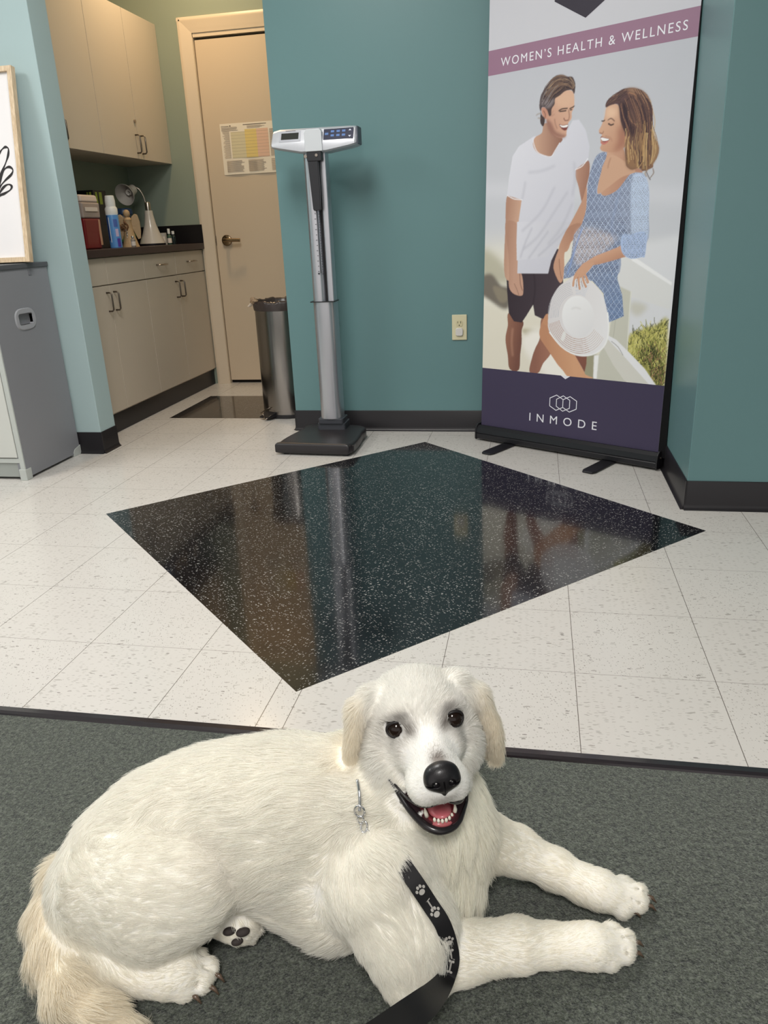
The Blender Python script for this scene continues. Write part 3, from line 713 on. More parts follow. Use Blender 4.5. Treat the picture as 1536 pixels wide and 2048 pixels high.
# ------------------------------------------------------------------ wall outlet
t = thing('wall_outlet', 'ivory duplex outlet plate with white safety cap in its lower socket on the teal wall', 'outlet', (-.363, 3.81, .512))
IV = mat('ivory_plastic', rgb(214, 206, 172), .4)
x0, x1, z0, z1 = -.399, -.327, .453, .573
MB().prism([(x0, z0), (x1, z0), (x1, z1), (x0, z1)], 3.8035, 3.8095, 1).build('cover_plate', IV, t, bevel=.0035, seg=3)
MB().prism([(-.363+.0165*math.cos(a), .532+min(.0135, max(-.0135, .0175*math.sin(a)))) for a in [2*PI*i/32 for i in range(32)]], 3.8015, 3.8036, 1).build('socket', mat('ivory_socket', rgb(206, 197, 160), .4), t, smooth=True)
MB().box(-.3715, -.3695, 3.801, 3.8022, .533, .5415).box(-.3575, -.3552, 3.801, 3.8022, .532, .5425).cyl((-.3635, 3.8022, .5235), (-.3635, 3.801, .5235), .0026).build('slots', mat('slot_dark', rgb(24, 20, 14), .8), t)
MB().prism(rrect(-.3815, -.3455, .473, .511, .011), 3.796, 3.8036, 1).build('safety_cap', mat('cap_white', rgb(212, 208, 204), .45), t, bevel=.003, seg=3)
ART = [('p',(196,197,205),25,0,[(-485,11421),(4572,11037),(9147,10641),(8902,10159),(3878,10531),(-475,10957)],None,None),('p',(214,210,196),50,0,[(-1146,8779),(4699,9186),(8827,7983),(9335,3109),(-1036,2010)],None,None),('p',(176,172,152),16,1,[(-424,8698),(372,8481),(1080,7793),(1100,7241),(-395,7436)],None,None),('p',(112,104,94),7,1,[(-395,7436),(221,7651),(759,7167),(1193,7035),(1221,6266),(880,6114),(255,6452),(-382,6866)],None,None),('p',(134,124,106),5,1,[(325,7091),(850,7029),(1158,6825),(1084,6474),(695,6463)],None,None),('p',(212,206,190),14,1,[(-364,6073),(1231,5985),(3396,5653),(3550,2858),(-292,2863)],None,None),('p',(176,168,138),6,1,[(1939,5307),(2771,5279),(2870,4935),(2289,4972)],None,None),('p',(150,146,120),7,1,[(5027,4383),(5623,4425),(5628,3338),(5102,3289)],None,None),('p',(226,222,214),14,1,[(1963,4740),(2930,5356),(4452,3788),(4326,3287),(3023,3528)],None,None),('p',(204,205,210),14,0,[(6157,8603),(8651,9084),(8816,5646),(6858,5163)],None,None),('p',(190,188,178),10,1,[(7007,6631),(7628,6463),(7260,6075),(6898,6314)],None,None),('p',(176,170,90),6,1,[(6913,5166),(7112,5434),(7636,5651),(8088,5797),(8498,5939),(8583,3420),(8248,3420),(6942,4584)],None,None),('p',(150,146,74),5,1,[(7247,4670),(7621,5080),(8076,5233),(8480,5131),(8576,3484),(8242,3484)],None,None),('p',(62,62,40),6,1,[(7588,4693),(7973,4911),(8327,4680),(8495,4311),(8492,3670),(8142,3833),(7770,4190)],None,None),('n',[(6892,5165),(7174,5501),(8504,5878),(8583,3420),(8315,3426),(6947,4519)],(46,52,26),0.75,8),('n',[(6887,5230),(7174,5501),(8504,5878),(8559,3997),(8303,3555),(6942,4584)],(206,196,104),0.6,8),('g',[(6924,5038),(7174,5501),(8504,5878),(8583,3420),(8315,3426),(6947,4519)],260,0.03,[(196,190,96),(150,150,70),(84,88,44),(52,56,30),(206,200,120)]),('g',[(7396,4551),(7967,4974),(8458,4689),(8580,3452),(8172,3510)],150,0.028,[(40,42,26),(66,70,36),(120,126,60),(150,110,80)]),('p',(206,206,206),3,0,[(6142,8358),(6930,8290),(8518,7333),(8551,6369),(6889,6816),(6267,7242)],None,None),('p',(222,222,224),1,0,[(6585,8384),(6928,8314),(8513,7380),(8512,7261),(6875,8157)],None,None),('p',(188,187,174),2,0,[(6302,7243),(6907,7003),(6942,4584),(7004,3433),(5561,3435),(5697,4430),(6076,5184)],None,None),('l',(166,164,150),0.0022,1,1.0,[(6358,6551),(6290,5196),(6112,4725)]),('l',(212,212,204),0.003,1,1.0,[(6907,7003),(6907,5808),(6942,4584)]),('p',(200,198,190),1,0,[(6041,5182),(6448,5009),(6912,4516),(8248,3426),(7285,3440),(6930,3473),(6380,4080),(5849,4841)],None,None),('p',(216,216,220),1,0,[(6070,5262),(6441,5100),(7118,4564),(7751,4026),(8261,3428),(7977,3426),(7379,3963),(6773,4507),(6046,5117)],None,None),('l',(120,116,110),0.0022,1,1.0,[(6232,5029),(6535,4818),(6773,4507)]),('p',(226,226,226),2,0,[(5490,4415),(5711,4431),(5680,3446),(5523,3452)],None,None),('p',(146,98,78),1,1,[(1214,5984),(1966,5661),(1925,5236),(1946,4739),(1899,4233),(1844,3501),(1356,3505),(1229,4113),(1081,4832),(1183,5413)],(116,74,62),[(1160,5555),(1933,5448)]),('l',(178,128,104),0.01,4,0.6,[(1446,5283),(1416,4707),(1490,4131)]),('p',(140,92,76),1,1,[(2905,5839),(3396,5653),(3589,5045),(3437,4340),(3087,3890),(2861,3456),(2408,3461),(2499,4060),(2644,4498),(2866,5004)],(160,108,88),[(2644,4498),(3457,4551)]),('p',(52,42,50),1,0,[(1080,8270),(1568,8213),(3091,8374),(3306,8696),(3693,8638),(3897,7144),(3509,6471),(3310,5787),(2907,5804),(2559,5929),(2456,6373),(2124,5877),(1910,5588),(1502,5627),(1214,5984),(1093,6964),(1012,7792)],(70,58,66),[(1085,7655),(3789,7011)]),('l',(38,30,38),0.004,3,0.8,[(2352,8062),(2518,7124),(2456,6373)]),('p',(170,126,104),1,1,[(985,10908),(1752,10673),(1596,9546),(1568,8619),(1678,7538),(962,7533),(916,9567)],(196,154,130),[(993,10224),(1654,10131)]),('p',(170,126,104),1,1,[(910,9750),(1526,9663),(1574,8468),(1643,7997),(1862,7523),(1935,6978),(1861,6743),(1439,6817),(1190,7104),(1170,7656),(1106,8474)],(188,144,122),[(1037,9013),(1621,8935)]),('l',(120,80,68),0.003,1,1.0,[(1723,7658),(1774,7250),(1885,6964)]),('l',(120,80,68),0.002,1,1.0,[(1456,7246),(1618,6973),(1710,6767)]),('p',(176,130,108),1,1,[(4135,11666),(4686,11948),(4788,11499),(4691,10970),(4704,10367),(4545,10375),(4345,10991)],(150,104,86),[(4195,11302),(4769,11263)]),('p',(203,203,213),1,0,[(2156,13040),(2837,13092),(3718,13121),(3913,13449),(4196,13446),(4519,13039),(4721,12441),(4693,11948),(4171,11663),(4178,11002),(4201,10085),(4018,9470),(3673,8974),(3256,8206),(3128,7680),(1590,7674),(1590,8885),(1583,9873),(1696,10657),(954,10878),(1027,11580),(1175,12390),(1466,12738)],(190,190,202),[(1169,12140),(4617,10371)]),('p',(203,203,213),1,0,[(1504,9795),(4226,9698),(3960,9205),(3533,8769),(3232,8645),(3091,8374),(2462,8287),(1551,8213),(1503,9004)],(188,188,198),[(1523,9334),(3972,9016)]),('l',(164,164,178),0.006,5,0.7,[(1843,11335),(1780,10959),(1712,10676)]),('l',(164,164,178),0.006,5,0.7,[(3859,10838),(3303,10124),(2577,9192),(1878,8681)]),('l',(164,164,178),0.006,5,0.7,[(4108,10396),(3643,9482),(3065,8857)]),('l',(164,164,178),0.006,5,0.7,[(1985,11702),(2606,11719),(3205,11857)]),('l',(164,164,178),0.006,5,0.7,[(4083,11908),(4158,11305),(4088,10703)]),('l',(164,164,178),0.006,5,0.7,[(3250,11059),(2686,10151),(1765,9409)]),('l',(166,166,180),0.006,4,0.7,[(3945,9457),(3368,8965),(2617,8391)]),('l',(166,166,180),0.006,4,0.7,[(3038,9357),(2444,8657),(2139,8296)]),('l',(166,166,180),0.006,4,0.7,[(2244,9510),(1948,8928),(1728,8333)]),('l',(226,226,232),0.003,1,1.0,[(954,10878),(1305,10716),(1728,10656)]),('l',(224,224,230),0.003,1,1.0,[(4158,11652),(4451,11761),(4675,12008)]),('p',(188,146,122),1,1,[(2611,13450),(2885,13421),(3492,12867),(3353,12634),(3028,12232),(2711,12284),(2345,12442),(2150,12745),(2238,13005),(2548,13146)],(140,96,80),[(2288,12796),(3456,12840)]),('l',(216,216,224),0.003,1,1.0,[(2140,12967),(2212,12708),(2385,12439),(2711,12284),(3028,12226),(3174,12401),(3388,12692)]),('p',(190,142,118),1,1,[(3059,14433),(3503,14555),(3859,14479),(3939,14203),(3944,13906),(3870,13736),(3865,13527),(3743,13390),(3696,13243),(3671,13033),(3642,12899),(3377,12878),(3100,13029),(2849,13363),(2716,13685),(2696,14054)],(204,160,134),[(2836,13610),(3825,14158)]),('p',(146,100,86),5,1,[(2719,13623),(2959,13474),(3170,13145),(3485,12991),(3639,12945),(3605,12872),(3299,12901),(2982,13072),(2791,13369)],None,None),('p',(206,164,136),9,1,[(3101,14368),(3509,14465),(3809,14397),(3866,14094),(3653,13941),(3233,14051)],None,None),('p',(186,130,108),1,1,[(2483,14049),(2618,14064),(2760,13956),(2769,13771),(2719,13623),(2598,13698),(2512,13862)],None,None),('l',(120,74,62),0.003,1,1.0,[(2585,13945),(2670,13813),(2669,13690)]),('l',(58,40,36),0.0045,1,1.0,[(3281,13864),(3430,13913),(3655,13905)]),('l',(40,28,30),0.0045,1,1.0,[(3329,13835),(3472,13830),(3604,13827)]),('l',(58,40,36),0.0045,1,1.0,[(3768,13882),(3877,13914),(3956,13949)]),('l',(44,30,30),0.004,1,1.0,[(3789,13835),(3863,13838)]),('l',(140,92,76),0.0035,2,1.0,[(3715,13844),(3765,13628),(3737,13481)]),('l',(126,76,64),0.0035,1,1.0,[(3526,13565),(3587,13482),(3719,13477)]),('p',(120,56,52),1,1,[(3329,13373),(3503,13324),(3728,13331),(3700,13182),(3591,13117),(3414,13227)],None,None),('p',(232,228,226),1,1,[(3357,13346),(3504,13306),(3710,13315),(3688,13244),(3546,13235),(3430,13271)],None,None),('l',(136,88,74),0.003,2,0.8,[(3107,13581),(3156,13392),(3242,13230)]),('l',(146,98,82),0.002,2,0.7,[(3032,13893),(2946,13721),(3097,13764)]),('p',(72,54,54),1,1,[(2428,13964),(2379,14153),(2421,14484),(2547,14680),(2711,14868),(2911,15050),(3132,15137),(3395,15115),(3585,15030),(3809,14984),(3931,14792),(3961,14612),(3928,14382),(3801,14531),(3542,14535),(3288,14404),(3085,14310),(3076,14130),(2952,13963),(2944,13751),(2849,13732),(2761,13925),(2638,14061),(2501,14078),(2468,13959)],None,None),('p',(66,50,50),1,1,[(2448,13961),(2515,13800),(2659,13661),(2649,13477),(2584,13376),(2471,13496),(2442,13685),(2454,13838)],None,None),('p',(132,104,84),3,1,[(2769,14861),(2950,15030),(3171,15117),(3396,15106),(3570,14988),(3332,14933),(3037,14824),(2778,14679)],None,None),('p',(120,108,110),4,1,[(2447,14359),(2682,14330),(3028,14317),(3034,14196),(2815,14010),(2576,14130),(2437,14177)],None,None),('l',(168,140,112),0.0028,1,0.8,[(2662,14695),(2961,14835),(3332,14933),(3592,14926)]),('l',(168,140,112),0.0028,1,0.8,[(2593,14553),(2967,14714),(3416,14774),(3711,14793)]),('l',(168,140,112),0.0028,1,0.8,[(3699,14984),(3837,14834),(3922,14647)]),('l',(168,140,112),0.0028,1,0.8,[(3478,14971),(3744,14847),(3889,14593)]),('l',(44,32,38),0.004,1,0.8,[(2558,14466),(2976,14564),(3347,14664),(3794,14635)]),('l',(44,32,38),0.004,1,0.8,[(3034,14884),(3408,14893),(3636,14803)]),('l',(140,118,100),0.003,2,1.0,[(2453,13869),(2316,13853),(2258,13814)]),('l',(140,118,100),0.003,2,1.0,[(2462,13683),(2342,13711)]),('p',(190,134,98),1,1,[(3217,6022),(2849,5352),(2919,4937),(3469,4342),(3978,3819),(4398,3399),(5514,3465),(5079,3633),(4648,4356),(3908,4994)],(206,152,114),[(3252,5372),(4602,3870)]),('p',(186,130,96),1,0,[(2916,5632),(3412,5380),(4567,4418),(5107,3670),(5184,3435),(4365,3417),(3815,3877),(3300,4471),(2886,4935),(2836,5282)],(204,150,112),[(3231,4255),(4571,4350)]),('p',(128,78,64),1,0,[(4567,4418),(5160,4426),(5171,4053),(5107,3670)],None,None),('p',(186,138,112),1,1,[(4691,10970),(4741,10244),(4599,9576),(4253,9275),(3999,8585),(3619,8591),(3673,8974),(4213,9899),(4537,10497)],None,None),('p',(190,142,116),1,1,[(3945,9457),(4523,9625),(4406,9194),(3988,8761),(3856,8444),(3888,7928),(3854,7472),(3710,7306),(3438,7732),(3380,8059),(3578,8640)],(170,122,98),[(3544,8576),(4258,9198)]),('l',(120,76,64),0.002,1,1.0,[(3624,8253),(3677,7863),(3777,7471)]),('p',(128,142,172),1,1,[(5026,12066),(5394,12196),(5527,12053),(5313,11461),(5175,10702),(5630,10912),(6145,11228),(6661,11363),(7056,11278),(7283,10754),(7358,9947),(7383,8836),(6415,8795),(6241,7569),(4364,7556),(4343,9022),(4595,9638),(4738,10183),(4732,10788),(4792,11440)],(148,160,186),[(4597,10675),(7253,10527)]),('p',(138,150,176),1,0,[(4665,9682),(6413,9619),(6643,8896),(6290,8234),(6282,7492),(6541,6871),(6678,6053),(6031,5769),(5925,6024),(5728,6917),(5108,7482),(4365,7541),(3877,7472),(3888,7928),(4166,8313),(4258,9198)],(108,134,176),[(4274,8946),(6504,6046)]),('p',(188,180,186),8,1,[(4332,9196),(4682,9435),(5547,9286),(6127,8968),(5194,8304),(4406,8056)],None,None),('x',[(5026,12066),(5394,12196),(5527,12053),(5313,11461),(5175,10702),(5630,10912),(6145,11228),(6661,11363),(7056,11278),(7283,10754),(7358,9947),(7383,8836),(6415,8795),(6241,7569),(4364,7556),(4343,9022),(4595,9638),(4738,10183),(4732,10788),(4792,11440)],0.6),('x',[(4665,9682),(6413,9619),(6643,8896),(6290,8234),(6282,7492),(6541,6871),(6678,6053),(6031,5769),(5925,6024),(5728,6917),(5108,7482),(4365,7541),(3877,7472),(3888,7928),(4166,8313),(4258,9198)],0.6),('p',(176,192,218),3,1,[(6610,11196),(7058,11250),(7283,10754),(7358,9947),(7378,8895),(7147,8841),(6799,9027),(6650,9978)],None,None),('x',[(6610,11196),(7058,11250),(7283,10754),(7358,9947),(7378,8895),(7147,8841),(6799,9027),(6650,9978)],0.45),('l',(120,146,200),0.006,2,0.9,[(4609,9437),(4422,8943),(4241,8312),(4055,7669)]),('l',(130,150,190),0.006,4,0.6,[(6150,11170),(6019,10302),(5885,9412),(6141,8800)]),('l',(150,170,206),0.004,1,0.9,[(5527,12053),(5318,11402),(5175,10702),(5955,11096),(6598,11340)]),('p',(206,156,126),1,0,[(7148,8827),(7130,8588),(6853,8400),(6188,8222),(5499,8052),(5072,7990),(4798,7736),(4498,7799),(4703,8055),(5262,8366),(6152,8664),(6547,8838)],(176,124,98),[(6142,8785),(6398,8172)]),('p',(158,178,214),1,1,[(6384,9157),(6688,9149),(7311,9192),(7355,8361),(7228,8302),(6800,8245),(6445,8431),(6312,8797)],None,None),('x',[(6384,9157),(6688,9149),(7311,9192),(7355,8361),(6800,8245),(6445,8431)],0.5),('p',(206,202,204),1,1,[(4071,7409),(4361,7606),(4811,7544),(5115,7387),(5656,6916),(5965,6154),(6070,5446),(5953,4913),(5613,4558),(5178,4393),(4567,4418),(3925,4720),(3339,5238),(3230,5783),(3344,6601),(3665,7141)],(218,217,220),[(3359,6332),(6010,5115)]),('l',(176,136,116),0.0024,0,0.85,[(5045,5101),(4915,5057),(4777,5034),(4634,5035),(4491,5058),(4351,5105),(4217,5172),(4093,5260),(3983,5366),(3888,5487),(3813,5619),(3758,5761)]),('l',(190,170,158),0.0022,0,0.7,[(5431,5468),(5360,5353),(5270,5251),(5164,5167),(5045,5101)]),('l',(170,172,182),0.002,0,0.7,[(3724,5907),(3714,6054),(3727,6198),(3762,6336),(3819,6464),(3896,6579),(3991,6678),(4101,6759),(4223,6819),(4355,6858)]),('l',(176,186,204),0.002,0,0.6,[(4493,6875),(4633,6870),(4773,6842),(4909,6793)]),('l',(176,136,116),0.0024,0,0.85,[(5078,5024),(4938,4976),(4790,4951),(4636,4952),(4482,4977),(4331,5027),(4187,5100),(4054,5196),(3934,5310),(3833,5441),(3751,5584),(3691,5737)]),('l',(190,170,158),0.0022,0,0.7,[(5492,5420),(5415,5295),(5319,5186),(5206,5094),(5078,5024)]),('l',(170,172,182),0.002,0,0.7,[(3655,5895),(3644,6055),(3658,6211),(3696,6360),(3757,6498),(3839,6622),(3941,6729),(4060,6816),(4191,6881),(4333,6923)]),('l',(176,186,204),0.002,0,0.6,[(4481,6941),(4632,6934),(4783,6904),(4928,6851)]),('l',(176,136,116),0.0024,0,0.85,[(5111,4946),(4961,4894),(4803,4868),(4639,4868),(4474,4896),(4312,4949),(4157,5028),(4014,5131),(3886,5254),(3776,5394),(3689,5549),(3624,5714)]),('l',(190,170,158),0.0022,0,0.7,[(5552,5372),(5471,5238),(5369,5120),(5248,5022),(5111,4946)]),('l',(170,172,182),0.002,0,0.7,[(3586,5884),(3574,6055),(3588,6223),(3629,6384),(3694,6532),(3783,6665),(3892,6780),(4018,6873),(4159,6942),(4311,6987)]),('l',(176,186,204),0.002,0,0.6,[(4470,7006),(4631,6999),(4792,6966),(4948,6909)]),('l',(176,136,116),0.0024,0,0.85,[(5144,4868),(4985,4813),(4816,4785),(4641,4785),(4465,4814),(4292,4871),(4127,4956),(3974,5065),(3837,5197),(3720,5348),(3626,5514),(3558,5690)]),('l',(190,170,158),0.0022,0,0.7,[(5613,5324),(5527,5181),(5418,5055),(5290,4950),(5144,4868)]),('l',(170,172,182),0.002,0,0.7,[(3516,5872),(3503,6056),(3519,6236),(3562,6407),(3632,6566),(3726,6709),(3842,6831),(3977,6930),(4128,7004),(4289,7051)]),('l',(176,186,204),0.002,0,0.6,[(4458,7071),(4630,7063),(4801,7028),(4967,6967)]),('l',(176,136,116),0.0024,0,0.85,[(5177,4791),(5008,4731),(4829,4701),(4643,4701),(4456,4732),(4272,4793),(4097,4883),(3934,5000),(3788,5141),(3664,5302),(3564,5478),(3491,5666)]),('l',(190,170,158),0.0022,0,0.7,[(5673,5276),(5582,5124),(5467,4990),(5331,4878),(5177,4791)]),('l',(170,172,182),0.002,0,0.7,[(3447,5861),(3433,6057),(3449,6248),(3495,6431),(3569,6600),(3669,6752),(3793,6882),(3936,6987),(4096,7066),(4267,7116)]),('l',(176,186,204),0.002,0,0.6,[(4446,7136),(4629,7128),(4811,7090),(4987,7024)]),('l',(176,136,116),0.0024,0,0.85,[(5210,4713),(5031,4650),(4842,4618),(4645,4618),(4447,4650),(4252,4715),(4066,4811),(3894,4935),(3739,5084),(3607,5255),(3501,5443),(3423,5643)]),('l',(190,170,158),0.0022,0,0.7,[(5734,5228),(5638,5067),(5517,4924),(5373,4805),(5210,4713)]),('l',(170,172,182),0.002,0,0.7,[(3377,5849),(3362,6057),(3379,6261),(3428,6455),(3506,6635),(3612,6795),(3743,6933),(3895,7044),(4064,7127),(4245,7180)]),('l',(176,186,204),0.002,0,0.6,[(4435,7202),(4628,7192),(4820,7151),(5006,7082)]),('l',(176,136,116),0.0024,0,0.85,[(5243,4635),(5055,4568),(4855,4534),(4647,4534),(4438,4568),(4233,4637),(4036,4738),(3853,4869),(3690,5027),(3550,5208),(3438,5407),(3356,5619)]),('l',(190,170,158),0.0022,0,0.7,[(5794,5181),(5693,5010),(5566,4859),(5415,4733),(5243,4635)]),('l',(170,172,182),0.002,0,0.7,[(3306,5838),(3291,6058),(3309,6274),(3360,6479),(3443,6669),(3555,6838),(3694,6984),(3854,7101),(4032,7189),(4223,7244)]),('l',(176,186,204),0.002,0,0.6,[(4423,7267),(4627,7256),(4829,7213),(5025,7139)]),('l',(176,136,116),0.0024,0,0.85,[(5276,4558),(5078,4487),(4868,4450),(4650,4450),(4429,4486),(4213,4558),(4005,4665),(3813,4803),(3641,4970),(3493,5161),(3375,5371),(3288,5595)]),('l',(190,170,158),0.0022,0,0.7,[(5854,5133),(5748,4953),(5615,4794),(5456,4661),(5276,4558)]),('l',(170,172,182),0.002,0,0.7,[(3236,5826),(3219,6059),(3238,6286),(3293,6503),(3380,6703),(3498,6882),(3644,7035),(3813,7159),(4000,7250),(4202,7308)]),('l',(176,186,204),0.002,0,0.6,[(4412,7332),(4626,7320),(4838,7274),(5045,7196)]),('p',(222,222,224),1,1,[(5368,6056),(5385,5870),(5366,5687),(5311,5517),(5223,5369),(5106,5248),(4964,5163),(4806,5118),(4639,5115),(4471,5154),(4312,5235),(4169,5354),(4050,5503),(3961,5676),(3908,5864),(3892,6055),(3915,6242),(3975,6413),(4068,6561),(4190,6677),(4334,6757),(4493,6796),(4659,6794),(4822,6750),(4977,6668),(5115,6551),(5229,6405),(5315,6238)],(212,211,214),[(4128,6488),(5112,5330)]),('l',(196,194,194),0.004,3,0.8,[(4334,6262),(4520,6315),(4749,6269)]),('p',(216,215,214),1,1,[(4007,5307),(4130,5211),(4031,4919),(3894,4980)],None,None),('l',(228,228,230),0.006,1,1.0,[(3339,5238),(3927,4685),(4568,4398),(5179,4380),(5650,4561),(5967,4914),(6070,5446),(5972,6155)]),('p',(200,150,120),1,1,[(4427,7735),(4776,8054),(5208,8116),(5114,7914),(4890,7673),(4737,7544),(4369,7476)],None,None),('l',(198,148,118),0.0092,0,1.0,[(4469,7671),(4371,7444),(4342,7203)]),('l',(198,148,118),0.0092,0,1.0,[(4597,7639),(4585,7381),(4650,7078)]),('l',(198,148,118),0.0092,0,1.0,[(4731,7640),(4807,7384),(4925,7172)]),('l',(198,148,118),0.0092,0,1.0,[(4846,7672),(4948,7481),(5016,7341)]),('l',(132,86,70),0.0018,0,1.0,[(4544,7542),(4483,7348),(4504,7140)]),('l',(132,86,70),0.0018,0,1.0,[(4678,7543),(4706,7350),(4794,7145)]),('l',(132,86,70),0.0018,0,1.0,[(4810,7557),(4893,7417),(4976,7289)]),('p',(196,150,122),1,1,[(5512,12235),(5758,12190),(6125,12248),(6313,11893),(6759,11563),(6985,11343),(6519,11331),(5980,10765),(5359,10659),(5294,11512),(5452,11964)],(178,128,104),[(5452,11964),(6438,11656)]),('p',(196,152,124),1,1,[(5543,12023),(5882,11994),(6580,11540),(6661,11363),(6145,11228),(5630,10912),(5189,10702),(5253,11348)],None,None),('l',(160,112,90),0.004,2,0.7,[(5643,11948),(5577,11746),(5561,11608)]),('p',(200,156,128),1,1,[(5365,13784),(5734,13806),(5966,13536),(6236,12798),(6222,12352),(6025,12189),(5708,12149),(5435,12184),(5239,12247),(5176,12356),(5222,12467),(5172,12586),(5190,12722),(5210,12811),(5103,12890),(5080,12984),(5172,13133),(5217,13264),(5284,13436)],(186,136,108),[(5237,13351),(6150,12583)]),('p',(216,176,146),8,1,[(5370,13716),(5692,13678),(5765,13426),(5506,13344),(5339,13430)],None,None),('p',(162,108,86),10,1,[(5900,13056),(6240,12753),(6222,12352),(5969,12217),(5758,12190),(5893,12495)],None,None),('l',(90,56,48),0.0032,1,1.0,[(5430,13296),(5560,13338),(5701,13233)]),('l',(46,30,34),0.005,1,1.0,[(5467,13164),(5565,13109),(5670,13129)]),('l',(46,30,34),0.004,1,1.0,[(5174,13295),(5242,13279),(5294,13305)]),('p',(130,52,50),1,1,[(5174,12746),(5368,12693),(5549,12630),(5487,12556),(5327,12526),(5212,12606)],None,None),('p',(236,232,232),1,1,[(5190,12710),(5370,12670),(5531,12621),(5405,12576),(5239,12603)],None,None),('l',(188,104,96),0.006,1,1.0,[(5217,12536),(5330,12485),(5462,12536)]),('l',(150,98,78),0.003,1,1.0,[(5109,12885),(5234,12854),(5270,12919)]),('l',(160,108,88),0.0025,2,0.7,[(5364,12750),(5587,12660),(5650,12541)]),('p',(84,58,58),1,1,[(5314,13745),(5286,13838),(5374,14004),(5603,14129),(5855,14250),(6057,14299),(6367,14273),(6679,14164),(6920,13983),(7066,13751),(7166,13482),(7224,13132),(7223,12872),(7302,12559),(7474,12324),(7558,12097),(7521,11837),(7391,11626),(7378,11493),(7182,11418),(6981,11388),(6815,11513),(6559,11465),(6338,11595),(6268,11806),(6195,12354),(6250,12641),(6067,12949),(5935,13274),(5849,13682),(5734,13806),(5498,13790)],(128,92,70),[(5882,13280),(7319,12905)]),('p',(140,102,72),7,1,[(6222,12352),(6372,12428),(6579,12140),(6733,11858),(6733,11565),(6610,11484),(6365,11593),(6260,11897)],None,None),('p',(146,112,80),4,1,[(7260,12476),(7449,12326),(7550,12098),(7496,11839),(7367,11605),(7255,11726),(7247,12081)],None,None),('p',(150,112,86),5,1,[(6060,14266),(6367,14265),(6681,14142),(6924,13940),(7074,13665),(6867,13754),(6593,14003),(6275,14152)],None,None),('p',(52,34,42),6,1,[(5872,13723),(6045,13833),(6269,13632),(6303,13233),(6593,12850),(6509,12637),(6244,12708),(6033,13041)],None,None),('p',(56,38,46),7,1,[(6744,12304),(6991,12392),(7218,12128),(7217,11595),(7024,11475),(6803,11650)],None,None),('l',(170,120,84),0.0034,1,0.85,[(6173,14143),(6544,13988),(6873,13689),(7103,13361),(7194,12918)]),('l',(160,112,80),0.0034,1,0.85,[(6228,13505),(6359,13183),(6689,12928),(6859,12735),(6863,12404)]),('l',(150,104,80),0.0034,1,0.85,[(6575,13639),(6709,13276),(6685,12972)]),('l',(190,150,96),0.0034,1,0.85,[(6286,12525),(6492,12238),(6703,11905),(6759,11563)]),('l',(180,140,92),0.0034,1,0.85,[(6806,12475),(6992,12104),(6995,11791),(6815,11513)]),('l',(186,158,112),0.0034,1,0.85,[(7227,12566),(7382,12245),(7433,11977),(7310,11677)]),('l',(170,132,90),0.0034,1,0.85,[(6585,12363),(6743,12036),(6793,11763)]),('l',(120,84,70),0.0034,1,0.85,[(5937,14196),(6283,14064),(6561,13792),(6748,13402)]),('l',(110,76,66),0.0034,1,0.85,[(5944,13802),(6026,13441),(6157,13117)]),('l',(40,26,34),0.0034,1,0.85,[(6290,13977),(6097,13827),(6067,13568)]),('l',(44,30,38),0.0034,1,0.85,[(6791,13483),(6954,13074),(7049,12584)]),('l',(190,160,110),0.0034,1,0.85,[(7066,13751),(7199,13393),(7307,13036),(7300,12581)]),('l',(150,110,82),0.0034,1,0.85,[(5553,14092),(5813,14124),(6062,14244)]),('l',(60,40,42),0.0034,1,0.85,[(5363,13806),(5567,13914),(5880,13941)]),('l',(70,46,44),0.0034,1,0.85,[(7074,11494),(7199,11237),(7316,11071)]),('l',(120,88,60),0.0034,1,0.85,[(7382,11448),(7423,11289),(7310,11139)]),('l',(150,118,80),0.0034,1,0.85,[(7182,11418),(7090,11312),(7152,11195)]),('h',[[(5870,13745),(5988,13268),(6184,12803),(6195,12354),(6333,11664)],[(6021,14120),(6269,13632),(6556,12986),(6563,12321),(6683,11546)],[(6321,14210),(6677,13627),(6915,12948),(6899,12290),(6977,11434)],[(6577,14177),(7007,13587),(7156,12922),(7154,12266),(7178,11463)],[(6734,14114),(7120,13574),(7219,12916),(7470,12237),(7372,11560)]],90,[(70,48,52),(96,66,58),(132,92,70),(54,36,44)],[(176,134,84),(150,112,76),(92,64,54),(196,160,108)],0.0026),('h',[[(6060,14266),(5806,14213),(5501,14076),(5304,13880)],[(6225,14137),(5974,14060),(5725,13917),(5365,13784)]],16,[(96,68,60),(66,46,48)],[(84,58,56),(120,90,72)],0.0026),('h',[[(3920,14676),(3587,15000),(3133,15122),(2767,14891),(2479,14507),(2430,14086)],[(3799,14560),(3536,14624),(3279,14554),(3024,14378),(2808,14132),(2618,14064)]],34,[(120,92,74),(84,64,60),(56,42,46)],[(92,80,82),(60,48,50),(130,118,116)],0.0024)]
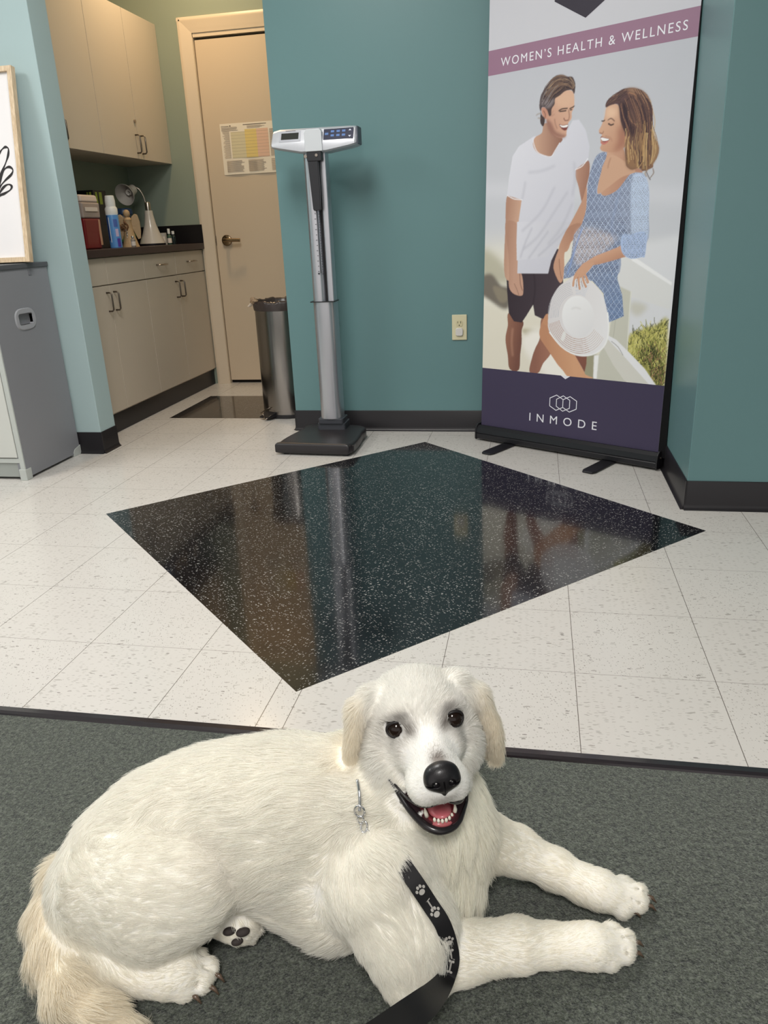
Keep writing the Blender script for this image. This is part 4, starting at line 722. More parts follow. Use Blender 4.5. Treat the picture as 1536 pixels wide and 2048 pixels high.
# ------------------------------------------------------------------ roll-up banner
UD = Vector((.8547, -.5191, 0)); NB = Vector((.5191, .8547, 0)); VD = (NB*.03+Vector((0, 0, 1))).normalized()
BO = Vector((-.235, 3.643, 0)); NF = UD.cross(VD)        # NF points out of the print towards the room
U0, U1 = -.0145, .8615
def bp(u, v, o=0.): return BO+UD*u+VD*v+NF*o
bn = thing('rollup_banner', 'tall roll-up banner with a laughing couple in beach clothes, standing in the teal corner', 'banner', tuple(bp(.42, 0)))
def lin(c):
    v = np.array(c, float); c = v*.86+v.mean()*.14
    return np.array([x/12.92 if x <= .04045 else ((x+.055)/1.055)**2.4 for x in c/255])
GAIN = 1.22
def ink_col(c): return tuple(np.minimum(lin(c)*GAIN, .92))
def raster():
    """the printed picture of the banner as a colour for every grid point of the sheet"""
    v0, v1 = .3436, 1.5560; px = .001
    W = int(round((U1-U0)/px)); Hh = int(round((v1-v0)/px))
    uu = U0+(np.arange(W)+.5)*px; vv = v0+(np.arange(Hh)+.5)*px
    img = np.zeros((Hh, W, 3))
    t = ((vv-v0)/(v1-v0))[:, None, None]
    sky = lin((176, 178, 187))*t+lin((198, 200, 206))*(1-t)
    img[:] = sky
    rs = np.random.RandomState(4)
    def blur1(a, n, ax):
        if n < 1: return a
        k = np.ones(2*n+1)/(2*n+1)
        return np.apply_along_axis(lambda m: np.convolve(np.pad(m, n, 'edge'), k, 'valid'), ax, a)
    def blur(a, n):
        for _ in range(2): a = blur1(blur1(a, n, 0), n, 1)
        return a
    def spline(P, closed):
        P = np.array(P, float); m = len(P); out = []
        for i in range(m if closed else m-1):
            g = (lambda k: P[k % m]) if closed else (lambda k: P[max(0, min(m-1, k))])
            a, b, c, d = g(i-1), g(i), g(i+1), g(i+2)
            for s in np.arange(0, 1, .2): out.append(.5*(2*b+(c-a)*s+(2*a-5*b+4*c-d)*s*s+(3*b-a-3*c+d)*s**3))
        if not closed: out.append(P[-1])
        return np.array(out)
    def mask_poly(P, bl, sm):
        P = np.array(P, float)/10000.
        if sm: P = spline(P, True)
        pad = (bl*3+3)*px
        i0 = max(0, int((P[:, 0].min()-pad-U0)/px)); i1 = min(W, int((P[:, 0].max()+pad-U0)/px)+1)
        j0 = max(0, int((P[:, 1].min()-pad-v0)/px)); j1 = min(Hh, int((P[:, 1].max()+pad-v0)/px)+1)
        if i1 <= i0 or j1 <= j0: return None
        m = np.zeros((j1-j0, i1-i0), bool); X = uu[i0:i1]
        A = P; B = np.roll(P, -1, 0)
        for j in range(j0, j1):
            y = vv[j]; c = (A[:, 1] > y) != (B[:, 1] > y)
            if not c.any(): continue
            xs = np.sort(A[c, 0]+(y-A[c, 1])*(B[c, 0]-A[c, 0])/(B[c, 1]-A[c, 1]))
            m[j-j0] = (np.searchsorted(xs, X) % 2) == 1
        m = m.astype(float)
        return blur(m, bl) if bl else m, i0, i1, j0, j1
    for op in ART:
        if op[0] == 'p':
            _, col, bl, sm, P, c2, g = op
            r = mask_poly(P, bl, sm)
            if r is None: continue
            m, i0, i1, j0, j1 = r
            c = lin(col)[None, None, :]
            if c2 is not None and g:
                a, b = np.array(g[0])/1e4, np.array(g[1])/1e4; d = b-a
                s = ((uu[None, i0:i1]-a[0])*d[0]+(vv[j0:j1, None]-a[1])*d[1])/max(1e-9, d@d)
                s = np.clip(s, 0, 1)[..., None]; c = c*(1-s)+lin(c2)*s
            img[j0:j1, i0:i1] = img[j0:j1, i0:i1]*(1-m[..., None])+c*m[..., None]
        elif op[0] == 'l':
            _, col, w, bl, al, P = op
            P = spline(np.array(P)/1e4, False)
            pad = w+(bl*3+3)*px
            i0 = max(0, int((P[:, 0].min()-pad-U0)/px)); i1 = min(W, int((P[:, 0].max()+pad-U0)/px)+1)
            j0 = max(0, int((P[:, 1].min()-pad-v0)/px)); j1 = min(Hh, int((P[:, 1].max()+pad-v0)/px)+1)
            if i1 <= i0 or j1 <= j0: continue
            X, Y = np.meshgrid(uu[i0:i1], vv[j0:j1]); D = np.full(X.shape, 9.)
            for a, b in zip(P[:-1], P[1:]):
                d = b-a; s = np.clip(((X-a[0])*d[0]+(Y-a[1])*d[1])/max(1e-12, d@d), 0, 1)
                D = np.minimum(D, np.hypot(X-a[0]-s*d[0], Y-a[1]-s*d[1]))
            m = np.clip((w/2-D)/px+.5, 0, 1); m = blur(m, bl)*al
            img[j0:j1, i0:i1] = img[j0:j1, i0:i1]*(1-m[..., None])+lin(col)*m[..., None]
        elif op[0] == 'x':
            r = mask_poly(op[1], 0, 0)
            if r is None: continue
            m, i0, i1, j0, j1 = r; X, Y = np.meshgrid(uu[i0:i1], vv[j0:j1])
            X2 = X+.004*np.sin(Y*60); a = (X2*1.25+Y)/.030; b = (X2*1.25-Y)/.030
            fa = np.abs(a-np.round(a)); fb = np.abs(b-np.round(b))
            cell = np.maximum(np.abs(a-np.floor(a)-.5), np.abs(b-np.floor(b)-.5))
            dots = (np.sin(a*34)*np.sin(b*34) > -.15)
            dark = ((cell > .26) & (cell < .40) & dots) | ((cell < .12) & dots)
            lat = np.minimum(fa, fb) < .07
            k = (m*op[2])[..., None]
            img[j0:j1, i0:i1] = np.where(dark[..., None], img[j0:j1, i0:i1]*(1-k)+lin((66, 62, 82))*k, img[j0:j1, i0:i1])
            img[j0:j1, i0:i1] = np.where(lat[..., None], img[j0:j1, i0:i1]*(1-k*.7)+lin((182, 194, 216))*k*.7, img[j0:j1, i0:i1])
        elif op[0] in 'hg':
            jobs = []
            if op[0] == 'h':
                G = [np.array(g)/1e4 for g in op[1]]; ng = len(G)
                for q_ in range(op[2]):
                    x_ = rs.rand()*(ng-1); i_ = min(ng-2, int(x_)); f_ = x_-i_
                    pth = G[i_]*(1-f_)+G[i_+1]*f_; pth = pth+rs.randn(*pth.shape)*.0022
                    sp_ = spline(pth, False); a_ = int(rs.rand()*len(sp_)*.35); b_ = len(sp_)-int(rs.rand()*len(sp_)*.3)
                    m_ = int(len(sp_)*(.42+.4*rs.rand()))
                    jobs.append((sp_[a_:max(a_+2, min(b_, m_+1))], op[3][rs.randint(len(op[3]))], op[5]*(.5+rs.rand()), .75))
                    if b_ > m_+1: jobs.append((sp_[m_:b_], op[4][rs.randint(len(op[4]))], op[5]*(.5+rs.rand()), .7))
            else:
                r = mask_poly(op[1], 0, 0)
                m, i0, i1, j0, j1 = r; ys, xs = np.nonzero(m > .5)
                for q_ in range(op[2]):
                    k_ = rs.randint(len(ys)); p_ = np.array((uu[i0+xs[k_]], vv[j0+ys[k_]])); an = 1.57+rs.randn()*.55; ln = op[3]*(.4+.8*rs.rand())
                    d_ = np.array((math.cos(an), math.sin(an)))*ln
                    jobs.append((np.array([p_, p_+d_*.5+rs.randn(2)*.002, p_+d_]), op[4][rs.randint(len(op[4]))], .0035, .65))
            for P, col, w, al in jobs:
                pad = w+3*px
                i0 = max(0, int((P[:, 0].min()-pad-U0)/px)); i1 = min(W, int((P[:, 0].max()+pad-U0)/px)+1)
                j0 = max(0, int((P[:, 1].min()-pad-v0)/px)); j1 = min(Hh, int((P[:, 1].max()+pad-v0)/px)+1)
                if i1 <= i0 or j1 <= j0: continue
                X, Y = np.meshgrid(uu[i0:i1], vv[j0:j1]); D = np.full(X.shape, 9.)
                for a, b in zip(P[:-1], P[1:]):
                    d = b-a; s = np.clip(((X-a[0])*d[0]+(Y-a[1])*d[1])/max(1e-12, d@d), 0, 1)
                    D = np.minimum(D, np.hypot(X-a[0]-s*d[0], Y-a[1]-s*d[1]))
                m = (np.clip((w/2-D)/px+.5, 0, 1)*al)[..., None]
                img[j0:j1, i0:i1] = img[j0:j1, i0:i1]*(1-m)+lin(col)*m
        elif op[0] == 'n':
            r = mask_poly(op[1], 4, 0)
            if r is None: continue
            m, i0, i1, j0, j1 = r
            nz = rs.rand(j1-j0, i1-i0)
            for _ in range(2): nz = blur1(blur1(nz, 5, 0), 1, 1)
            for k in range(nz.shape[0]): nz[k] = np.roll(nz[k], int(k*.5*(1 if (k//70) % 2 else -1)) % 7)
            nz = (nz-nz.mean())/nz.std(); q = (np.clip(nz-.3, 0, 1)*op[3]*m)[..., None]
            img[j0:j1, i0:i1] = img[j0:j1, i0:i1]*(1-q)+lin(op[2])*q
    return img, W, Hh, v0, v1
img, W, Hh, pv0, pv1 = raster()
# sample to the sheet's grid (1.6 mm)
nu, nv = 540, 750
gu = np.linspace(U0, U1, nu); gv = np.linspace(pv0, pv1, nv)
ii = np.clip(((gu-U0)/.001).astype(int), 0, W-1); jj = np.clip(((gv-pv0)/.001).astype(int), 0, Hh-1)
col = np.minimum(img[jj][:, ii]*GAIN, .92)
Ug, Vg = np.meshgrid(gu, gv)
def bpn(u, v, o): return np.array(BO)+u[..., None]*np.array(UD)+v[..., None]*np.array(VD)+o*np.array(NF)
co_ = bpn(Ug, Vg, .0004).reshape(-1, 3)
idx = np.arange(nu*nv).reshape(nv, nu)
q = np.stack([idx[:-1, :-1], idx[:-1, 1:], idx[1:, 1:], idx[1:, :-1]], -1).reshape(-1, 4)
def np_mesh(name, co, quads, m, parent, colors=None, smooth=True):
    me = bpy.data.meshes.new(name); me.vertices.add(len(co)); me.vertices.foreach_set('co', co.astype(np.float32).ravel())
    k = quads.shape[1]
    me.loops.add(quads.size); me.loops.foreach_set('vertex_index', quads.astype(np.int32).ravel())
    me.polygons.add(len(quads)); me.polygons.foreach_set('loop_start', np.arange(0, quads.size, k, dtype=np.int32))
    me.polygons.foreach_set('use_smooth', np.full(len(quads), smooth))
    me.update(calc_edges=True); me.validate()
    if colors is not None:
        a = me.color_attributes.new('print', 'FLOAT_COLOR', 'POINT')
        a.data.foreach_set('color', np.concatenate([colors, np.ones((len(colors), 1))], 1).astype(np.float32).ravel())
    me.materials.append(m)
    return link(bpy.data.objects.new(name, me), parent)
PM = mat('banner_print', (1, 1, 1), .42, spec=.3); nt = NT(PM)
at = nt.add('ShaderNodeAttribute'); at.attribute_name = 'print'; nt.l(at.outputs['Color'], PM.node_tree.nodes['Principled BSDF'].inputs['Base Color'])
np_mesh('couple_photo_print', co_, q, PM, bn, col.reshape(-1, 3))
def bquad(name, pts, m, o, parent=bn): return MB().add([bp(u, v, o) for u, v in pts], [tuple(range(len(pts)))]).build(name, m, parent)
# the sheet itself
MB().add([bp(u, v, o) for o in (-.0005, 0) for u, v in ((U0, .03), (U1, .03), (U1, 2.03), (U0, 2.03))], [(3, 2, 1, 0), (4, 5, 6, 7), (0, 1, 5, 4), (1, 2, 6, 5), (2, 3, 7, 6), (3, 0, 4, 7)]).build('banner_sheet', mat('banner_white', ink_col((186, 186, 194)), .42, spec=.3), bn)
MB().add([bp(u, v, -.0012) for u, v in ((.5, .05), (.893, .05), (.8575, 2.03), (.5, 2.03))]+[bp(u, v, -.0018) for u, v in ((.5, .05), (.893, .05), (.8575, 2.03), (.5, 2.03))], [(0, 1, 2, 3), (7, 6, 5, 4), (0, 4, 5, 1), (1, 5, 6, 2), (2, 6, 7, 3), (3, 7, 4, 0)]).build('shadow_gap_strip', mat('painted_shadow_black', rgb(14, 14, 16), .7, spec=.2), bn)  # added black strip, paints the dark shadow gap between banner and wall
PUR = mat('banner_purple', ink_col((62, 55, 80)), .42, spec=.3); MAU = mat('banner_mauve', ink_col((142, 104, 128)), .42, spec=.3)
DK = mat('banner_dark', ink_col((44, 38, 52)), .42, spec=.3); WT = mat('banner_lettering_white', ink_col((214, 214, 222)), .42)
o = bquad('purple_panel', [(U0, .045), (U1, .045), (U1, .3436), (.444, .3436), (.4215, .3295), (.399, .3436), (U0, .3436)], PUR, .0006)
bquad('white_notch', [(.398, .3440), (.4215, .3293), (.445, .3440)], WT, .0005)
bquad('mauve_stripe', [(U0, 1.556), (U1, 1.556), (U1, 1.648), (U0, 1.648)], MAU, .0006)
bquad('top_hexagon', [(.4240, 1.690), (.56, 1.768), (.56, 1.93), (.4240, 2.0), (.288, 1.93), (.288, 1.768)], DK, .0006)
text_mesh('heading_lettering', "WOMEN’S HEALTH & WELLNESS", .04, WT, lambda x, y, z: bp(.0475+x, 1.5825+y, .0008+z), bn, 1.25, .0001, width=.775, height=.0315)
text_mesh('name_lettering', "INMODE", .05, WT, lambda x, y, z: bp(.2495+x, .1255+y, .0008+z), bn, 1.9, .0001, width=.334, height=.0365)
def stroke(name, loops, w, o, m):
    b = MB()
    for pts in loops:
        for (a, c) in zip(pts[:-1], pts[1:]):
            a, c = Vector((*a, 0)), Vector((*c, 0)); d = (c-a).normalized(); n = Vector((-d.y, d.x, 0))*w/2; e_ = d*w*.35
            b.add([bp(p.x, p.y, o) for p in (a-e_+n, a-e_-n, c+e_-n, c+e_+n)], [(0, 1, 2, 3)])
    return b.build(name, m, bn)
hx = lambda cx: [(cx, .2565), (cx+.0325, .240), (cx+.0325, .205), (cx, .1885), (cx-.0325, .205), (cx-.0325, .240), (cx, .2565)]
h1 = [(.3985, .2490), (.3835, .2565), (.351, .240), (.351, .205), (.3835, .1885), (.3985, .196)]
h3 = [(.4345, .2490), (.4495, .2565), (.482, .240), (.482, .205), (.4495, .1885), (.4345, .196)]
stroke('hexagon_logo', [h1, h3, [(.394, .2435), (.384, .238), (.384, .207), (.4165, .1885), (.449, .205)], [(.449, .205), (.449, .240), (.4165, .2565), (.394, .2435)], [(.3985, .249), (.416, .240), (.416, .205), (.3985, .196)], [(.4345, .249), (.417, .240)], [(.4345, .196), (.417, .205)]], .0034, .0008, WT)
# black cassette at the foot, end caps, feet, pole, top rail
BKA = mat('black_anodized', rgb(28, 27, 31), .35, spec=.5)
def bm_(u0, u1, sec): # section in (distance towards the room, height)
    b = MB(); vs = [BO+UD*u-NB*s+Vector((0, 0, z)) for u in (u0, u1) for s, z in sec]; n = len(sec)
    return b.add(vs, [tuple(range(n))[::-1], tuple(range(n, 2*n))]+[(i, (i+1) % n, n+(i+1) % n, n+i) for i in range(n)])
sec = [(-.045, .012), (.026, .010), (.030, .014), (.031, .032), (.027, .036), (.031, .040), (.026, .062), (.012, .074), (.004, .072), (-.03, .075), (-.046, .055)]
bm_(U0-.006, U1+.006, sec).build('cassette', BKA, bn, smooth=True, angle=25)
cap = [(-.049, .008), (.030, .006), (.0345, .012), (.034, .045), (.028, .068), (.014, .080), (-.03, .080), (-.05, .058)]
bm_(U0-.014, U0-.0062, cap).build('end_cap', BLACK, bn, bevel=.002); bm_(U1+.0062, U1+.014, cap).build('end_cap', BLACK, bn, bevel=.002)
MB().cyl(BO+UD*(U1+.0145)-NB*.0+Vector((0, 0, .05)), BO+UD*(U1+.017)-NB*.0+Vector((0, 0, .05)), .005).build('end_screw', STEEL, bn, smooth=True)
for u in (.16, .66):
    b = MB(); pts = [(-.03, -.16), (.03, -.16), (.03, .19), (.022, .212), (-.022, .212), (-.03, .19)]
    vs = [BO+UD*(u+a)-NB*s+Vector((0, 0, z)) for z in (.001, .0095) for a, s in pts]; n = 6
    b.add(vs, [tuple(range(n))[::-1], tuple(range(n, 2*n))]+[(i, (i+1) % n, n+(i+1) % n, n+i) for i in range(n)]).build('foot', BKA, bn, bevel=.003)
MB().cyl(BO+UD*.424+NB*.03+Vector((0, 0, .06)), BO+UD*.424+NB*.085+Vector((0, 0, 2.02)), .009).build('support_pole', BKA, bn, smooth=True)
b = MB(); b.add([bp(u, v, o) for u in (U0-.002, U1+.002) for v, o in ((2.02, -.008), (2.02, .006), (2.045, .006), (2.045, -.008))], [(0, 1, 2, 3), (7, 6, 5, 4), (0, 4, 5, 1), (1, 5, 6, 2), (2, 6, 7, 3), (3, 7, 4, 0)]).build('top_rail', BKA, bn, bevel=.002)
DOG = {
 'torso': ([[-0.249, 0.893, 0.165, 0.1], [-0.327, 0.878, 0.155, 0.115], [-0.404, 0.873, 0.15, 0.108], [-0.471, 0.859, 0.14, 0.104], [-0.523, 0.829, 0.13, 0.1], [-0.565, 0.797, 0.11, 0.088], [-0.6, 0.77, 0.085, 0.072]], 0.04, 0.024, 0),
 'belly': ([[-0.22, 0.863, 0.09, 0.085], [-0.271, 0.849, 0.082, 0.083], [-0.316, 0.849, 0.085, 0.07]], 0.04, 0.024, 0),
 'neck': ([[-0.151, 0.921, 0.27, 0.066], [-0.19, 0.93, 0.205, 0.08], [-0.238, 0.911, 0.165, 0.092]], 0.04, 0.028, 3),
 'ruff': ([[-0.146, 0.941, 0.16, 0.074], [-0.135, 0.913, 0.125, 0.082], [-0.13, 0.886, 0.085, 0.076]], 0.035, 0.042, 3),
 'haunch': ([[-0.562, 0.76, 0.115, 0.082], [-0.497, 0.75, 0.128, 0.086], [-0.452, 0.757, 0.135, 0.066]], 0.02, 0.016, 0),
 'shank': ([[-0.451, 0.765, 0.095, 0.046], [-0.5, 0.743, 0.06, 0.042], [-0.554, 0.703, 0.045, 0.034]], 0.012, 0.016, 0),
 'hfoot': ([[-0.572, 0.698, 0.038, 0.033], [-0.509, 0.699, 0.034, 0.029], [-0.471, 0.704, 0.034, 0.032], [-0.456, 0.706, 0.032, 0.029]], 0.015, 0.008, 4),
 'farfoot': ([[-0.435, 0.783, 0.055, 0.026], [-0.401, 0.786, 0.042, 0.029]], 0.006, 0.009, 4),
 'tail': ([[-0.664, 0.789, 0.085, 0.034], [-0.67, 0.748, 0.055, 0.032], [-0.641, 0.702, 0.04, 0.032], [-0.593, 0.658, 0.034, 0.03], [-0.54, 0.636, 0.028, 0.024], [-0.494, 0.63, 0.024, 0.012]], 0.012, 0.03, 2),
 'shoulder': ([[-0.187, 0.796, 0.135, 0.078], [-0.151, 0.767, 0.09, 0.06], [-0.138, 0.745, 0.052, 0.045]], 0.028, 0.02, 0),
 'nfore': ([[-0.14, 0.75, 0.048, 0.043], [-0.078, 0.788, 0.04, 0.038], [-0.004, 0.814, 0.036, 0.0335], [0.037, 0.825, 0.03, 0.0265], [0.075, 0.83, 0.03, 0.026]], 0.013, 0.01, 4),
 'npaw': ([[0.075, 0.828, 0.032, 0.026], [0.098, 0.83, 0.033, 0.0275], [0.109, 0.834, 0.03, 0.025]], 0.012, 0.007, 4),
 'ffore': ([[-0.085, 0.918, 0.12, 0.054], [-0.012, 0.951, 0.072, 0.034], [0.049, 0.949, 0.045, 0.0275], [0.09, 0.936, 0.035, 0.026]], 0.015, 0.01, 4),
 'fpaw': ([[0.09, 0.936, 0.035, 0.026], [0.115, 0.929, 0.034, 0.027], [0.128, 0.927, 0.031, 0.0245]], 0.012, 0.007, 4),
}
TOES = {
 'n': [[0.124, 0.857, 0.029, 0.0165], [0.14, 0.85, 0.028, 0.0175], [0.139, 0.837, 0.023, 0.0175], [0.119, 0.824, 0.02, 0.0165]],
 'f': [[0.149, 0.946, 0.029, 0.016], [0.168, 0.937, 0.028, 0.017], [0.167, 0.927, 0.022, 0.017], [0.145, 0.915, 0.019, 0.016]],
 'h': [[-0.446, 0.733, 0.026, 0.016], [-0.427, 0.722, 0.024, 0.0168], [-0.429, 0.706, 0.02, 0.0168], [-0.448, 0.692, 0.017, 0.0155]],
 'ff': [[-0.39, 0.798, 0.04, 0.0115], [-0.379, 0.791, 0.032, 0.0115], [-0.385, 0.784, 0.022, 0.0115]],
}
HE = [-0.1365, 0.88527, 0.33762]
HM = [[0.93507, 0.33595, -0.11307], [0.3513, -0.92085, 0.16916], [0.04729, 0.1979, 0.97908]]
PADS = [[-0.41, 0.772, 0.04, 0.0095], [-0.391, 0.775, 0.038, 0.01], [-0.401, 0.773, 0.02, 0.0085]]
LEASH = [[-0.171, 0.802, 0.2], [-0.146, 0.747, 0.222], [-0.126, 0.723, 0.218], [-0.109, 0.709, 0.205], [-0.093, 0.701, 0.185], [-0.084, 0.694, 0.16], [-0.081, 0.683, 0.145], [-0.086, 0.658, 0.145], [-0.099, 0.616, 0.165], [-0.116, 0.566, 0.2], [-0.131, 0.514, 0.24], [-0.145, 0.455, 0.29]]
CHAIN = [[-0.236, 0.882, 0.235], [-0.231, 0.87, 0.228], [-0.228, 0.859, 0.218], [-0.227, 0.85, 0.208], [-0.224, 0.842, 0.2], [-0.215, 0.833, 0.19]]
# ------------------------------------------------------------------ the dog
HEn = np.array(HE); HMn = np.array(HM)
def H2W(p): return HEn + HMn @ np.array(p, float)
PR = []   # primitives: (kind, data, k, fur length, colour index, flow direction)
def cone(a, b, ra, rb, k, L, c, flow=None):
    a, b = np.array(a, float), np.array(b, float)
    d = b-a; d = d/(np.linalg.norm(d)+1e-9) if flow is None else np.array(flow, float)
    PR.append(('c', (a, b, ra, rb), k, L, c, d))
def ellp(c, r, Rm, k, L, ci, flow):
    PR.append(('e', (np.array(c, float), np.array(r, float), Rm), k, L, ci, np.array(flow, float)))
for nm, (pts, k, L, c) in DOG.items():
    for a, b in zip(pts[:-1], pts[1:]): cone(a[:3], b[:3], a[3], b[3], k, L, c)
for nm, ts in TOES.items():
    for q in ts:
        base = {'n': DOG['npaw'][0][-1], 'f': DOG['fpaw'][0][-1], 'h': DOG['hfoot'][0][-1], 'ff': DOG['farfoot'][0][-1]}[nm]
        b = np.array(base[:3]); a = np.array(q[:3]); cone(b*.8+a*.2+np.array((0, 0, .003)), a, q[3]*1.0, q[3], .0065, .007, 4)
# head, in its own frame: x right, y along the muzzle, z up
def hc(a, b, ra, rb, k, L, c, flow): cone(H2W(a), H2W(b), ra, rb, k, L, c, HMn @ np.array(flow, float))
def he(c, r, k, L, ci, flow, ry=0., rx=0., rz=0.):
    Rr = np.array((Matrix.Rotation(math.radians(rz), 3, 'Z') @ Matrix.Rotation(math.radians(ry), 3, 'Y') @ Matrix.Rotation(math.radians(rx), 3, 'X')))
    ellp(H2W(c), r, HMn @ Rr, k, L, ci, HMn @ np.array(flow, float))
he((0, -.060, -.004), (.071, .078, .058), .03, .015, 1, (0, -1, -.1))
he((0, -.020, .006), (.046, .034, .034), .02, .009, 1, (0, -.5, 1))
for s in (-1, 1):
    he((s*.050, -.036, -.050), (.032, .042, .044), .022, .018, 1, (s*.5, -.6, -.8))
    he((s*.030, -.004, .016), (.017, .012, .009), .012, .007, 1, (s*.6, 0, .8))
    he((s*.030, .012, -.030), (.017, .020, .022), .016, .007, 1, (s*.7, -.7, -.2))
    he((s*.0215, .052, -.060), (.0205, .034, .0225), .010, .005, 1, (s*.5, -.6, -.5))
    hc((s*.036, .004, -.096), (s*.012, .044, -.118), .017, .012, .010, .008, 1, (s*.3, -.8, -.6))
hc((0, .0, -.014), (0, .076, -.034), .026, .0205, .018, .004, 1, (0, -1, .2))
hc((0, .016, -.048), (0, .070, -.050), .034, .0255, .014, .005, 1, (0, -1, -.2))
hc((0, -.03, -.092), (0, .044, -.119), .032, .0135, .012, .009, 1, (0, -.9, -.4))
hc((0, -.055, -.06), (0, -.07, -.12), .048, .055, .03, .024, 3, (0, -.25, -1))
# ears
he((-.094, -.050, -.022), (.011, .025, .053), .006, .016, 2, (-.1, -.1, -1), ry=14, rz=18)
hc((-.060, -.056, .026), (-.082, -.052, .012), .019, .016, .014, .014, 1, (-.6, 0, -.8))
he((.098, -.052, -.040), (.012, .026, .060), .006, .018, 2, (.1, -.1, -1), ry=-10, rz=-20)
hc((.060, -.056, .026), (.084, -.053, .006), .019, .016, .014, .014, 1, (.6, 0, -.8))
CARVE = [((0, .047, -.0985), (.0205, .034, .0150)), ((0, .030, -.094), (.026, .03, .012))]

def sdf_grid(lo, hi, vox, prims, floor=None):
    n = np.ceil((np.array(hi)-np.array(lo))/vox).astype(int)+1
    ax = [lo[i]+np.arange(n[i])*vox for i in range(3)]
    S = np.full(tuple(n), .05, np.float32)
    for kind, dt, k, *_ in prims:
        if kind == 'c': a, b, ra, rb = dt; m = max(ra, rb)+k+.02; l = np.minimum(a, b)-m; h = np.maximum(a, b)+m
        else: c, r, Rm = dt; m = max(r)+k+.02; l = c-m; h = c+m
        i0 = np.clip(((l-lo)/vox).astype(int), 0, n); i1 = np.clip(((h-lo)/vox).astype(int)+2, 0, n)
        if (i1 <= i0).any(): continue
        P = np.stack(np.meshgrid(*[ax[i][i0[i]:i1[i]] for i in range(3)], indexing='ij'), -1).astype(np.float32)
        d = prim_d(kind, dt, P)
        s = S[i0[0]:i1[0], i0[1]:i1[1], i0[2]:i1[2]]
        h_ = np.clip(.5+.5*(s-d)/k, 0, 1)
        S[i0[0]:i1[0], i0[1]:i1[1], i0[2]:i1[2]] = s*(1-h_)+d*h_-k*h_*(1-h_)
    return S, ax
def prim_d(kind, dt, P):
    if kind == 'c':
        a, b, ra, rb = dt; ab = b-a; L2 = ab@ab+1e-12
        t = np.clip(((P-a.astype(P.dtype))@ab.astype(P.dtype))/L2, 0, 1)
        return np.linalg.norm(P-a.astype(P.dtype)-t[..., None]*ab.astype(P.dtype), axis=-1)-(ra+(rb-ra)*t)
    c, r, Rm = dt; q = (P-c.astype(P.dtype)) @ Rm.astype(P.dtype)
    k0 = np.linalg.norm(q/r, axis=-1); k1 = np.linalg.norm(q/(r*r), axis=-1)+1e-9
    return k0*(k0-1)/k1
def surface_nets(S, ax):
    S = S.astype(np.float32); n = S.shape
    ins = S < 0
    c = np.zeros(tuple(x-1 for x in n), np.int8)
    for i in (0, 1):
        for j in (0, 1):
            for k in (0, 1): c += ins[i:n[0]-1+i, j:n[1]-1+j, k:n[2]-1+k]
    act = (c > 0) & (c < 8); ids = -np.ones(c.shape, np.int64); cells = np.argwhere(act); ids[act] = np.arange(len(cells))
    acc = np.zeros((len(cells), 3)); cnt = np.zeros(len(cells))
    cor = [(i, j, k) for i in (0, 1) for j in (0, 1) for k in (0, 1)]
    V = {q: S[cells[:, 0]+q[0], cells[:, 1]+q[1], cells[:, 2]+q[2]] for q in cor}
    for a in cor:
        for d in range(3):
            if a[d] == 0:
                b = list(a); b[d] = 1; b = tuple(b)
                va, vb = V[a], V[b]; m = (va < 0) != (vb < 0)
                t = np.where(m, va/(va-vb+1e-12), 0)
                p = np.array(a, float)[None] + 0*acc; p[:, d] = t
                acc[m] += p[m]; cnt[m] += 1
    pos = acc/cnt[:, None]+cells
    org = np.array([a[0] for a in ax]); vox = ax[0][1]-ax[0][0]
    co = org+pos*vox
    quads = []
    for d in range(3):
        sl0 = [slice(None)]*3; sl1 = [slice(None)]*3; sl0[d] = slice(0, -1); sl1[d] = slice(1, None)
        a, b = ins[tuple(sl0)], ins[tuple(sl1)]
        e = np.argwhere(a != b)
        u, v = [(1, 2), (2, 0), (0, 1)][d]
        ok = (e[:, u] > 0) & (e[:, v] > 0) & (e[:, u] < n[u]-1) & (e[:, v] < n[v]-1); e = e[ok]
        s = a[tuple(e.T)]
        def cid(du, dv):
            q = e.copy(); q[:, u] -= du; q[:, v] -= dv; return ids[tuple(q.T)]
        qd = np.stack([cid(1, 1), cid(0, 1), cid(0, 0), cid(1, 0)], 1)
        qd[~s] = qd[~s][:, ::-1]
        quads.append(qd)
    return co, np.concatenate(quads)
lo, hi = np.array((-.80, .56, .0)), np.array((.24, 1.10, .47)); vox = .0032
lo[2] = -.0064
S, ax = sdf_grid(lo, hi, vox, PR)
# open mouth
Pg = None
for c, r in CARVE:
    cw = H2W(c); m = .05
    i0 = np.clip(((cw-m-lo)/vox).astype(int), 0, S.shape); i1 = np.clip(((cw+m-lo)/vox).astype(int)+2, 0, S.shape)
    P = np.stack(np.meshgrid(*[ax[i][i0[i]:i1[i]] for i in range(3)], indexing='ij'), -1)
    d = prim_d('e', (cw, np.array(r), HMn), P)
    s = S[i0[0]:i1[0], i0[1]:i1[1], i0[2]:i1[2]]; S[i0[0]:i1[0], i0[1]:i1[1], i0[2]:i1[2]] = np.maximum(s, -d)
